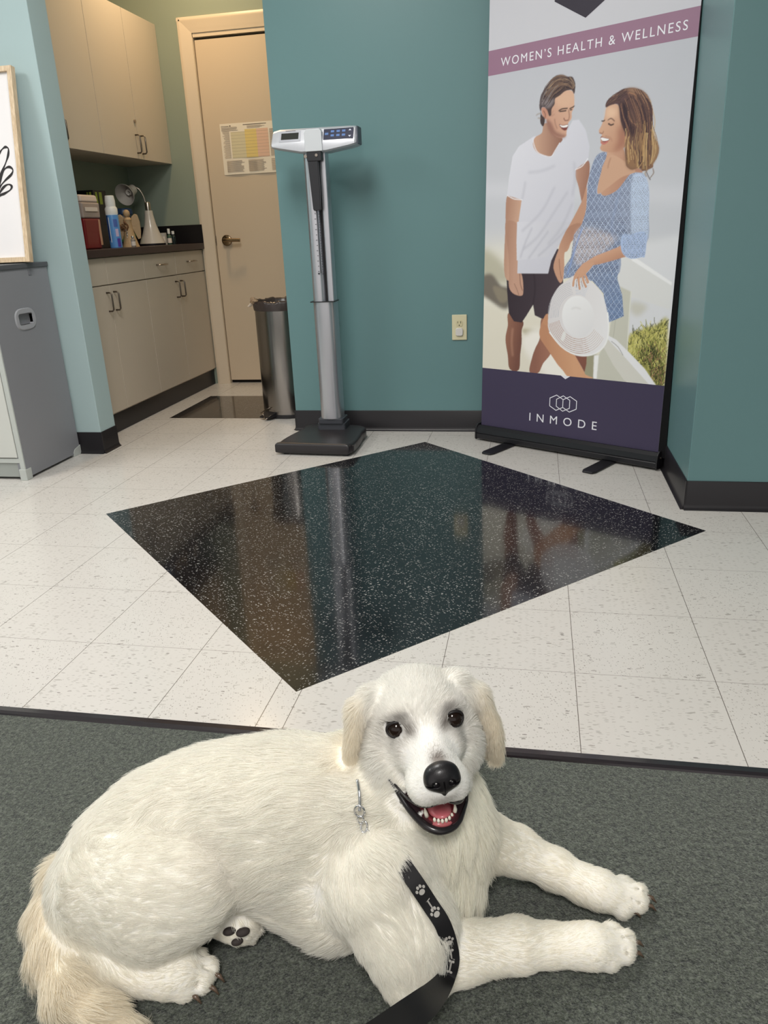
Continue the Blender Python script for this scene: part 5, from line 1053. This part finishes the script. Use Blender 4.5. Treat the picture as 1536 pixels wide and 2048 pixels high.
# grooves between the toes
for nm, ts in TOES.items():
    for q0, q1 in zip(ts[:-1], ts[1:]):
        mid = (np.array(q0[:3])+np.array(q1[:3]))/2; base = np.array({'n': DOG['npaw'][0][-1], 'f': DOG['fpaw'][0][-1], 'h': DOG['hfoot'][0][-1], 'ff': DOG['farfoot'][0][-1]}[nm][:3])
        out_ = mid-base; out_[2] = 0; out_ /= np.linalg.norm(out_)+1e-9; r_ = (q0[3]+q1[3])/2
        a_ = mid-out_*r_*.2+np.array((0, 0, r_*1.02)); b_ = mid+out_*r_*.85+np.array((0, 0, r_*.55)); cc_ = (a_+b_)/2
        i0 = np.clip(((cc_-.03-lo)/vox).astype(int), 0, S.shape); i1 = np.clip(((cc_+.03-lo)/vox).astype(int)+2, 0, S.shape)
        P = np.stack(np.meshgrid(*[ax[i][i0[i]:i1[i]] for i in range(3)], indexing='ij'), -1)
        d = prim_d('c', (a_, b_, .0020, .0036), P); s = S[i0[0]:i1[0], i0[1]:i1[1], i0[2]:i1[2]]
        h_ = np.clip(.5-.5*(s+d)/.003, 0, 1); S[i0[0]:i1[0], i0[1]:i1[1], i0[2]:i1[2]] = s*(1-h_)-d*h_+.003*h_*(1-h_)
EYES = []
for s_ in (-1, 1):
    p = H2W((s_*.0392, 0, .0014)); dirn = np.array((0, 0, .97667))-p; dirn /= np.linalg.norm(dirn)
    t_ = np.arange(-.04, .05, .0004); q_ = p+t_[:, None]*dirn; ix = np.round((q_-lo)/vox).astype(int)
    v_ = S[ix[:, 0], ix[:, 1], ix[:, 2]]; ts = t_[np.where(v_ < 0)[0].max()]
    c_ = p+dirn*(ts-.0095); EYES.append(c_)
    i0 = ((c_-.03-lo)/vox).astype(int); i1 = ((c_+.03-lo)/vox).astype(int)
    P = np.stack(np.meshgrid(*[ax[i][i0[i]:i1[i]] for i in range(3)], indexing='ij'), -1)
    d = np.linalg.norm(P-c_, axis=-1)-.0140
    S[i0[0]:i1[0], i0[1]:i1[1], i0[2]:i1[2]] = np.maximum(S[i0[0]:i1[0], i0[1]:i1[1], i0[2]:i1[2]], -d)
EYH = [HMn.T @ (c_-HEn) for c_ in EYES]
def to_surface(p, off, reach=.06):
    """the outermost point of the coat on the line from p towards the viewer's side, lifted by off"""
    p = np.array(p, float); dn = np.array((0, 0, .97667))-p; dn /= np.linalg.norm(dn)
    t_ = np.arange(-reach, reach, .0004); q_ = p+t_[:, None]*dn; ix = np.clip(np.round((q_-lo)/vox).astype(int), 0, np.array(S.shape)-1)
    w_ = np.where(S[ix[:, 0], ix[:, 1], ix[:, 2]] < 0)[0]
    return p+dn*(t_[w_.max()]+off) if len(w_) else p
LOW = [(-.0585, -.002, -.0715), (-.0530, .008, -.079), (-.0465, .020, -.0905), (-.0390, .033, -.1020), (-.0300, .045, -.1115), (-.0205, .055, -.1185), (-.0075, .0605, -.1235), (.0085, .0575, -.1255), (.0215, .049, -.1240), (.0315, .036, -.1195), (.042, .018, -.1145), (.0475, .004, -.108)]
LOWW = []
for i, p in enumerate(LOW):
    q = H2W(p); k_ = {0: 1, 1: 1, 2: 1, 3: .8, 4: .3, 9: .5, 10: 1, 11: 1}.get(i, 0)
    LOWW.append(q*(1-k_)+to_surface(q, .0008, .03)*k_)
LIPS = [HMn.T @ (np.array(q)-HEn) for a_, b_ in zip(LOWW[:-1], LOWW[1:]) for q in (a_, a_*.66+b_*.34, a_*.33+b_*.67)]
# rests flat on the carpet
zz = ax[2][None, None, :]
S = np.maximum(S, (.003-zz).astype(np.float32))
dco, dq = surface_nets(S, ax)
# light smoothing
E_ = np.concatenate([dq[:, [0, 1]], dq[:, [1, 2]], dq[:, [2, 3]], dq[:, [3, 0]]])
for _ in range(2):
    acc = np.zeros_like(dco); cn = np.zeros(len(dco))
    for a, b in ((0, 1), (1, 0)):
        np.add.at(acc, E_[:, a], dco[E_[:, b]]); np.add.at(cn, E_[:, a], 1)
    dco = dco*.5+acc/np.maximum(cn, 1)[:, None]*.5
# normals
fn = np.cross(dco[dq[:, 2]]-dco[dq[:, 0]], dco[dq[:, 3]]-dco[dq[:, 1]])
area = np.linalg.norm(fn, axis=1)/2
vn = np.zeros_like(dco)
for k in range(4): np.add.at(vn, dq[:, k], fn)
vn /= np.linalg.norm(vn, axis=1)[:, None]+1e-12
# blended fur attributes per vertex
W = np.zeros((len(dco), len(PR)), np.float32)
for i, (kind, dt, *_r) in enumerate(PR): W[:, i] = prim_d(kind, dt, dco)
W = np.exp(-np.clip(W-W.min(1)[:, None], 0, .2)/.007); W /= W.sum(1)[:, None]
PL = np.array([p[3] for p in PR]); PF = np.array([p[5] for p in PR])
CREAMS = np.array([rgb(253, 250, 243), rgb(253, 251, 247), rgb(248, 241, 226), rgb(253, 250, 240), rgb(253, 249, 240)])
PC = np.array([CREAMS[p[4]] for p in PR])
vL = W @ PL; vF = W @ PF; vC = W @ PC
hl_ = (dco-HEn) @ HMn          # head coordinates of every vertex
def blob(c, r): return np.exp(-(((hl_-np.array(c))/np.array(r))**2).sum(1))
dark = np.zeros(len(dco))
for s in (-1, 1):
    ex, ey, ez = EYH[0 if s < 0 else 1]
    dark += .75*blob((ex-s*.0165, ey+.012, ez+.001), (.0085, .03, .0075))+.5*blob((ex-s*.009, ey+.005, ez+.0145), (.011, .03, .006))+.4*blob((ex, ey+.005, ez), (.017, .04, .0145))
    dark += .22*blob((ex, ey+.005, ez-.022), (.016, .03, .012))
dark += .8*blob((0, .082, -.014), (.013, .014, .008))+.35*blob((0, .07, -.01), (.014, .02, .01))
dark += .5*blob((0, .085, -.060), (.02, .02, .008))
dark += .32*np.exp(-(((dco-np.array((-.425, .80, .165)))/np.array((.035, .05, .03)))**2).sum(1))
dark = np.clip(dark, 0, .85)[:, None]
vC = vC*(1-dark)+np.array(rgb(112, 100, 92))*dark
inmouth = np.zeros(len(dco), bool)
for c, r in CARVE:
    q = (hl_-np.array(c))/(np.array(r)+.0025); inmouth |= (q**2).sum(1) < 1.0
vS = vC*.92;
gap = (((hl_-np.array((.004, .046, -.1115)))/np.array((.033, .026, .011)))**2).sum(1) < 1
vS[gap] = rgb(64, 34, 38)
for c_, r_ in ((.034, .030, -.1065), (.017, .028, .0125)), ((-.0355, .028, -.0955), (.015, .028, .012)):
    vS[(((hl_-np.array(c_))/np.array(r_))**2).sum(1) < 1] = rgb(46, 32, 36)
vS[inmouth] = rgb(120, 44, 50)
# grey skin showing through thin fur at the flank fold is tinted into vC
FURM = mat('cream_fur', rgb(238, 230, 214), .6, spec=.15); nt = NT(FURM)
at = nt.add('ShaderNodeAttribute'); at.attribute_name = 'furcol'
nt.l(at.outputs['Color'], nt.b.inputs['Base Color'])
trn = nt.add('ShaderNodeBsdfTranslucent'); nt.l(at.outputs['Color'], trn.inputs['Color'])
mx = nt.add('ShaderNodeMixShader'); mx.inputs[0].default_value = .5
outn = [n_ for n_ in nt.n if n_.type == 'OUTPUT_MATERIAL'][0]
nt.l(nt.b.outputs[0], mx.inputs[1]); nt.l(trn.outputs[0], mx.inputs[2]); nt.l(mx.outputs[0], outn.inputs[0])
SKIN = mat('dog_coat', rgb(238, 230, 214), .8, spec=.1); nt = NT(SKIN)
at = nt.add('ShaderNodeAttribute'); at.attribute_name = 'print'; nt.l(at.outputs['Color'], nt.b.inputs['Base Color'])
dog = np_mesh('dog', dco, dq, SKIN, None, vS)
tag(dog, 'cream white golden retriever lying on the green carpet, mouth open, looking up at the camera', 'dog')

# fur strands
rs = np.random.RandomState(11)
def sample(n, wgt):
    p = wgt/wgt.sum(); f = rs.choice(len(dq), n, p=p)
    a, b = rs.rand(n), rs.rand(n)
    w4 = np.stack([(1-a)*(1-b), a*(1-b), a*b, (1-a)*b], 1)[..., None]
    idx = dq[f]
    g = lambda A: (A[idx]*w4).sum(1)
    return g(dco), g(vn), g(vF), g(vL[:, None])[:, 0], g(vC), g(hl_)
fL = vL[dq].mean(1); fh = hl_[dq].mean(1)
face = (fh[:, 1] > -.10) & (np.abs(fh[:, 0]) < .13) & (fh[:, 2] > -.15)
wgt = area*np.where(face, 3.8, 1.)*np.where(dco[dq].mean(1)[:, 2] < .006, .05, 1.)
wgt[inmouth[dq].any(1)] = 0
# camera-far underside needs little
NF_ = 300000
rt, nn, fl, LL, cc, hh = sample(NF_, wgt)
NG = 9000
gr_, gn, gf, gL, gc, gh = sample(NG, wgt)
nn /= np.linalg.norm(nn, axis=1)[:, None]
# remove fur on nose, eyes, lips
keep = np.ones(NF_, bool)
for c, r in (((0, .090, -.032), (.0255, .02, .021)), (tuple(EYH[0]), (.0150, .04, .0130)), (tuple(EYH[1]), (.0150, .04, .0130)), ((0, .05, -.0985), (.028, .045, .0165)), ((.034, .030, -.1065), (.017, .03, .0125)), ((-.0355, .028, -.0955), (.015, .03, .012))):
    keep &= (((hh-np.array(c))/np.array(r))**2).sum(1) > 1
# bare strip along the lips
for P_ in LIPS if 'LIPS' in globals() else []:
    keep &= np.linalg.norm(hh-np.array(P_), axis=1) > .0055
rt, nn, fl, LL, cc, hh = rt[keep], nn[keep], fl[keep], LL[keep], cc[keep], hh[keep]; N = len(rt)
def tang(v, n_): v = v-(v*n_).sum(1)[:, None]*n_; return v/(np.linalg.norm(v, axis=1)[:, None]+1e-6)
# smooth wandering of the lay of the coat
def field(P, f, sd):
    r_ = np.random.RandomState(sd); o = np.zeros((len(P), 3))
    for _ in range(5):
        k = r_.randn(3)*f; ph = r_.rand(3)*6.28; o += np.sin((P@k)[:, None]+ph)*r_.randn(3)
    return o/3
tdir = tang(fl+.35*field(rt, 28, 3)+.22*field(rt, 95, 5), nn)
long_ = np.clip((LL-.012)/.04, 0, 1)[:, None]
lift = (.42-.12*long_)+.12*rs.randn(N, 1)
d0 = tdir+nn*np.clip(lift, .12, .8); d0 /= np.linalg.norm(d0, axis=1)[:, None]
grav = np.array((0, 0, -1.))
L_ = (LL*(.65+.6*rs.rand(N)))[:, None]
bend = tdir*.5-nn*.28+grav*(.55*long_)+.5*field(rt, 60, 8)*long_+.10*rs.randn(N, 3)
K = 5; tt = np.linspace(0, 1, K)
pts = rt[:, None, :]-nn[:, None, :]*.001+L_[:, None]*(d0[:, None, :]*tt[None, :, None]+bend[:, None, :]*(tt**2)[None, :, None]*.5)
# clumping of the tips towards guide hairs
from mathutils.kdtree import KDTree
kd = KDTree(NG)
for i in range(NG): kd.insert(gr_[i], i)
kd.balance()
gi = np.array([kd.find(p)[1] for p in rt])
gn /= np.linalg.norm(gn, axis=1)[:, None]
gt = tang(gf+.35*field(gr_, 28, 3)+.22*field(gr_, 95, 5)+.25*rs.randn(NG, 3), gn)
gd = gt+gn*.3; gd /= np.linalg.norm(gd, axis=1)[:, None]
glong = np.clip((gL-.012)/.04, 0, 1)[:, None]
gb = gt*.5-gn*.25+grav*(.55*glong)+.5*field(gr_, 60, 8)*glong
gp = gr_[:, None, :]+gL[:, None, None]*(gd[:, None, :]*tt[None, :, None]+gb[:, None, :]*(tt**2)[None, :, None]*.5)
cl = (.18+.5*long_)[:, None]*(tt**1.5)[None, :, None]
cl = np.minimum(cl, .8)
pts = pts*(1-cl)+gp[gi]*cl
pts[..., 2] = np.maximum(pts[..., 2], .003+.002*rs.rand(N, 1))
hp_ = ((pts-HEn) @ HMn-np.array((.003, .040, -.107)))/np.array((.038, .036, .0165))
ok_ = ((hp_**2).sum(-1) > 1).all(1)
pts, long_, cc = pts[ok_], long_[ok_], cc[ok_]; N = len(pts)
hc_ = bpy.data.hair_curves.new('fur'); hc_.add_curves([K]*N)
hc_.attributes['position'].data.foreach_set('vector', pts.astype(np.float32).ravel())
ra = hc_.attributes.get('radius') or hc_.attributes.new('radius', 'FLOAT', 'POINT')
w0 = (.00030+.00012*long_[:, 0])
rad = (w0[:, None]*np.array([1, .95, .8, .55, .15])[None, :]).astype(np.float32)
ra.data.foreach_set('value', rad.ravel())
ca = hc_.attributes.new('furcol', 'FLOAT_COLOR', 'CURVE')
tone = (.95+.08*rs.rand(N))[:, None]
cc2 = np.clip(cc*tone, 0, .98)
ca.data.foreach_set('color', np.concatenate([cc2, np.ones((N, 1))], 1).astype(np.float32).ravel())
hc_.materials.append(FURM)
fur = bpy.data.objects.new('fur', hc_); link(fur, dog)
# ------------------------------------------------------------------ face details, paws
def W_(p): return Vector(tuple(H2W(p)))
HQ = Matrix([tuple(r) for r in HM])
EYE = mat('eye_dark_brown', rgb(30, 17, 12), .07, spec=.45)
PUP = mat('eye_pupil', rgb(6, 5, 5), .05)
RIM = mat('black_eyelid', rgb(30, 25, 26), .45)
for s in (-1, 1):
    c = np.array(EYH[0 if s < 0 else 1])
    e = MB().ell(W_(c), (.0143,)*3, 32, 20).build('eye', EYE, dog, smooth='all')
    # lids: an almond ring of black skin on the front of the eyeball
    pts = []
    for k in range(20):
        a = 2*PI*k/20; px, pz = .0133*math.cos(a), .0108*math.sin(a)
        pz += -.0012*s*0
        r2 = px*px+pz*pz; y = math.sqrt(max(1e-8, .0146**2-r2))
        yaw = s*math.radians(6)
        v = (px*math.cos(yaw)+y*math.sin(yaw), -px*math.sin(yaw)+y*math.cos(yaw), pz+.0015)
        pts.append(W_(c+np.array(v)))
    P = smooth_path(pts, 3, closed=True); P.append(P[0])
    MB().tube(P, .0021, 8).build('eyelid', RIM, dog, smooth='all')
    # corner of the eye running towards the nose
    P = [W_(c+np.array((-s*.0115, .0065, .0))), W_(c+np.array((-s*.0145, .0085, -.001))), W_(c+np.array((-s*.0175, .0105, -.0025)))]
    MB().tube(P, [.0024, .0018, .0006], 8).build('tear_line', RIM, dog, smooth='all')
# nose leather with nostrils, as its own small surface
NP = []
def nell(c, r, k): NP.append(('e', (H2W(c), np.array(r, float), HMn), k))
nell((0, .088, -.029), (.0225, .0155, .0155), .004)
nell((0, .091, -.040), (.0175, .012, .013), .006)
for s in (-1, 1): nell((s*.0135, .090, -.036), (.0105, .012, .0115), .004)
nell((0, .088, -.052), (.006, .009, .008), .004)
cw = H2W((0, .088, -.035)); m = .034
S2, ax2 = sdf_grid(cw-m, cw+m, .0009, NP)
P = np.stack(np.meshgrid(*ax2, indexing='ij'), -1)
for s in (-1, 1):
    d = prim_d('e', (H2W((s*.0105, .1035, -.0365)), np.array((.0048, .008, .0042)), HMn), P); S2 = np.maximum(S2, -d)
    d = prim_d('e', (H2W((s*.0185, .099, -.039)), np.array((.0065, .006, .0016)), HMn), P); S2 = np.maximum(S2, -d)
d = prim_d('e', (H2W((0, .1055, -.045)), np.array((.0009, .006, .014)), HMn), P); S2 = np.maximum(S2, -d)
nc, nq = surface_nets(S2, ax2)
NM = mat('black_nose_leather', rgb(20, 17, 20), .38, spec=.5, coat=.15); nt = NT(NM)
tc = nt.add('ShaderNodeNewGeometry'); nt.bump(nt.noise(tc.outputs['Position'], 900, 2), .35, .0006)
np_mesh('nose', nc, nq, NM, dog)
# lips
LIPM = mat('black_lip', rgb(30, 25, 28), .3, spec=.5, coat=.3)
MB().tube(smooth_path([Vector(q) for q in LOWW], 6), [0.0020+.0036*math.sin(PI*min(1, max(0, i/66)))**1.2 for i in range(67)], 12).build('lower_lip', LIPM, dog, smooth='all')
up_l = [(-.0560, .002, -.0715), (-.0480, .017, -.0790), (-.0415, .033, -.0835), (-.0350, .048, -.0840), (-.0275, .062, -.0830), (-.018, .073, -.0795), (-.009, .081, -.0730), (0, .085, -.0665), (.009, .081, -.0745), (.0185, .071, -.0835), (.028, .058, -.0895), (.0365, .038, -.0945), (.0435, .018, -.0985), (.0465, .005, -.1040)]
MB().tube(smooth_path([W_(p) for p in up_l], 5), .0017, 8).build('upper_lip', LIPM, dog, smooth='all')
MB().tube(smooth_path([W_(p) for p in ((0, .0955, -.050), (0, .093, -.058), (0, .0875, -.066))], 5), .0013, 8).build('philtrum', LIPM, dog, smooth='all')
# tongue and gums
PK = mat('tongue_pink', rgb(196, 104, 112), .3, spec=.5, coat=.3)
MB().ell(W_((.001, .034, -.107)), (.0165, .026, .0065), 24, 14, HQ).build('tongue', PK, dog, smooth='all')
MB().tube(smooth_path([W_(p) for p in ((-.0225, .030, -.108), (-.018, .045, -.1135), (-.008, .0555, -.1165), (.004, .056, -.118), (.0145, .050, -.117), (.022, .036, -.113))], 6), .0042, 10).build('lower_gum', mat('gum_pink', rgb(176, 92, 96), .3, coat=.3), dog, smooth='all')
TM = mat('tooth_ivory', rgb(236, 230, 214), .2, coat=.4)
for p, h, r in (((-.0105, .0545, -.1125), .006, .0023), ((-.0058, .0568, -.1135), .006, .0023), ((-.0008, .0575, -.1145), .006, .0024), ((.0045, .057, -.1145), .006, .0024), ((.0095, .0545, -.1140), .006, .0023), ((.0140, .0510, -.1130), .006, .0022)):
    a = np.array(p); MB().tube([W_(a), W_(a+np.array((0, .0012, h*.6))), W_(a+np.array((0, .001, h)))], [r, r*.95, r*.45], 10).build('tooth', TM, dog, smooth='all')
for s, z in ((-1, -.110), (1, -.1125)):
    a = np.array((s*.0185, .0455, z)); MB().tube([W_(a), W_(a+np.array((s*.0015, .003, .008))), W_(a+np.array((s*.002, .001, .0155)))], [.0033, .0026, .0006], 10).build('canine_tooth', TM, dog, smooth='all')
# claws
CLAW = mat('dark_claw', rgb(96, 78, 64), .35, coat=.3)
for nm, ts in TOES.items():
    if nm == 'ff': continue
    fr3 = {'n': (1, .12), 'f': (1, -.1), 'h': (1, -.25)}[nm]; d = Vector((fr3[0], fr3[1], 0)).normalized()
    for q in ts:
        p = Vector(q[:3])+d*q[3]*.9+Vector((0, 0, -.002)); 
        MB().tube([p-d*.004, p+d*.008+Vector((0, 0, -.001)), p+d*.0145+Vector((0, 0, -.009))], [.0036, .0030, .0010], 8).build('claw', CLAW, dog, smooth='all')
# pads of the tucked far hind paw
PAD = mat('dark_paw_pad', rgb(52, 44, 42), .7)
for q in PADS:
    c_ = to_surface(q[:3], .002, .06); dn = (Vector((0, 0, .97667))-Vector(c_)).normalized()
    MB().ell(c_, (q[3], q[3]*.62, .004), 20, 10, dn.to_track_quat('Z', 'Y').to_matrix()).build('paw_pad', PAD, dog, smooth='all')

# ------------------------------------------------------------------ leash and collar chain
def ribbon(name, path, widths, m, parent, side, thick=.0014):
    P = smooth_path(path, 6); n = len(P); vs = []; fs = []
    for i, p in enumerate(P):
        d = (P[min(i+1, n-1)]-P[max(i-1, 0)]).normalized(); f_ = i/(n-1)
        w = side(f_); w = (w-d*w.dot(d)).normalized(); nr = d.cross(w).normalized()
        hw = np.interp(f_, widths[0], widths[1])/2
        vs += [p+w*hw+nr*thick, p-w*hw+nr*thick, p-w*hw-nr*thick, p+w*hw-nr*thick]
    for i in range(n-1):
        for k in range(4): fs.append((4*i+k, 4*i+(k+1) % 4, 4*i+4+(k+1) % 4, 4*i+4+k))
    fs += [(3, 2, 1, 0), tuple(4*(n-1)+k for k in range(4))]
    return MB().add(vs, fs).build(name, m, parent, smooth=True, angle=40), P
LS = thing('dog_leash', 'black webbing leash with grey paw print and bone pattern, hanging from the dog’s neck', 'leash', tuple(LEASH[6]))
LM = mat('black_webbing', rgb(26, 25, 27), .6, spec=.3)
camv = Vector((0, 0, .97667))
for i in range(8):
    q = to_surface(LEASH[i], (-.014, .004, .017, .018, .017, .016, .016, .018)[i], .12); LEASH[i] = [float(c) for c in q]
def side(f_):
    # lies flat on the chest fur, then keeps its face up as it runs to the hand
    x = f_*(len(LEASH)-1); i = min(len(LEASH)-2, int(x)); p0, p1 = Vector(LEASH[i]), Vector(LEASH[i+1]); p = p0.lerp(p1, x-i)
    q0, q1 = Vector(LEASH[max(0, i-1)]), Vector(LEASH[min(len(LEASH)-1, i+2)])
    w = (q1-q0).cross(camv-p).normalized()
    return (w+Vector((0, 0, .25))).normalized() if f_ < .6 else w
strap, LP = ribbon('strap', LEASH, ([0, .3, .6, .75, 1], [.022, .021, .021, .032, .034]), LM, LS, side)
GPR = mat('grey_print', rgb(168, 164, 160)) if False else mat('leash_grey_print', rgb(176, 172, 166), .6)
def motif(i, parts, name):
    """printed mark lying on the strap at path point i"""
    n = len(LP); p = LP[i]; d = (LP[i+1]-LP[i-1]).normalized(); w = side(i/(n-1)); w = (w-d*w.dot(d)).normalized(); nr = d.cross(w).normalized()
    if nr.dot(camv-p) < 0: nr = -nr
    b = MB()
    for (a, c, rx, ry) in parts:
        k = 12; b.add([p+w*(a+rx*math.cos(t))+d*(c+ry*math.sin(t))+nr*.0018 for t in [2*PI*j/k for j in range(k)]], [tuple(range(k))])
    b.build(name, GPR, LS)
paw = [(0, 0, .0042, .0036), (-.0055, -.004, .0018, .0022), (-.002, -.0075, .0018, .0024), (.002, -.0075, .0018, .0024), (.0055, -.004, .0018, .0022)]
bone = [(0, y*.001, .0011, .0015) for y in range(-6, 7, 2)]+[(-.002, -.0075, .002, .0018), (.002, -.0075, .002, .0018), (-.002, .0075, .002, .0018), (.002, .0075, .002, .0018)]
for i, m_, nm in ((14, paw, 'paw_print'), (18, bone, 'bone_print'), (21, paw, 'paw_print'), (29, paw, 'paw_print'), (33, bone, 'bone_print'), (37, bone, 'bone_print')): motif(i, m_, nm)
CC = thing('chain_collar', 'silver chain collar link showing through the fur on the dog’s neck', 'collar', tuple(CHAIN[2]))
CH = mat('chrome', rgb(214, 214, 218), .12, 1.)
P = [Vector(to_surface(p, .0, .12)) for p in CHAIN]
toc = lambda p, k: p+(camv-p).normalized()*(k-.016)
MB().tube(smooth_path([toc(P[0], .03), toc(P[1], .032), toc(P[2], .032), toc(P[3], .030)], 5), [.0022]*16, 8).build('snap_hook', CH, CC, smooth='all')
ring = toc(P[3], .031); MB().tube([ring+Vector((.007*math.cos(a), 0, .009*math.sin(a))) for a in [2*PI*k/20 for k in range(21)]], .0015, 8).build('ring', CH, CC, smooth='all')
for k in range(3):
    c = toc(P[4], .028)+Vector((.004*k, 0, -.011*k)); MB().tube([c+Vector((.0045*math.cos(a), .004*math.sin(a)*(k % 2), .006*math.sin(a))) for a in [2*PI*j/16 for j in range(17)]], .0013, 8).build('chain_link', CH, CC, smooth='all')
# ------------------------------------------------------------------ light
def panel(x, y, sx, sy, power, col, name='ceiling_panel_light', label=None):
    t = thing('ceiling_light', label, 'ceiling light', (x, y, H-.012), 'recessed ceiling light panels')
    MB().box(x-sx/2-.03, x+sx/2+.03, y-sy/2-.03, y-sy/2, H-.02, H-.001).box(x-sx/2-.03, x+sx/2+.03, y+sy/2, y+sy/2+.03, H-.02, H-.001).box(x-sx/2-.03, x-sx/2, y-sy/2, y+sy/2, H-.02, H-.001).box(x+sx/2, x+sx/2+.03, y-sy/2, y+sy/2, H-.02, H-.001).build('frame', WHITE, t)
    MB().box(x-sx/2, x+sx/2, y-sy/2, y+sy/2, H-.008, H-.002).build('diffuser', mat('lit_diffuser', (.9, .9, .9), .5, emis=(1, 1, 1), estr=3.), t)
    L = bpy.data.lights.new(name, 'AREA'); L.shape = 'RECTANGLE'; L.size = sx; L.size_y = sy; L.energy = power; L.color = col
    o = bpy.data.objects.new(name, L); o.location = (x, y, H-.02); COL.objects.link(o)
panel(-1.0, 2.0, .6, 1.2, 40, (1, .965, .92), label='ceiling light panel over the black floor diamond')
panel(-3.35, 1.5, .6, 1.2, 40, (1, .97, .93), label='ceiling light panel on the left over the carpet')
panel(.1, -1.1, .6, 1.2, 66, (1, .97, .93), label='added ceiling light panel, out of view behind the camera, brightening the dog')  # added unseen lamp, brightens the dog from the camera side
t = thing('downlight', 'small warm round downlight in the alcove ceiling', 'ceiling light', (-1.95, 4.55, H))
MB().lathe([(.07, -.012), (.085, -.01), (.085, -.001)], (-1.95, 4.55, H), 32).build('trim_ring', WHITE, t, smooth=True)
L = bpy.data.lights.new('alcove_light', 'AREA'); L.shape = 'DISK'; L.size = .16; L.energy = 13; L.color = (1, .72, .42)
o = bpy.data.objects.new('alcove_light', L); o.location = (-1.95, 4.55, H-.02); COL.objects.link(o)
w = bpy.data.worlds.new('world'); SC.world = w; w.use_nodes = True
w.node_tree.nodes['Background'].inputs[0].default_value = (1., .955, .92, 1); w.node_tree.nodes['Background'].inputs[1].default_value = .95
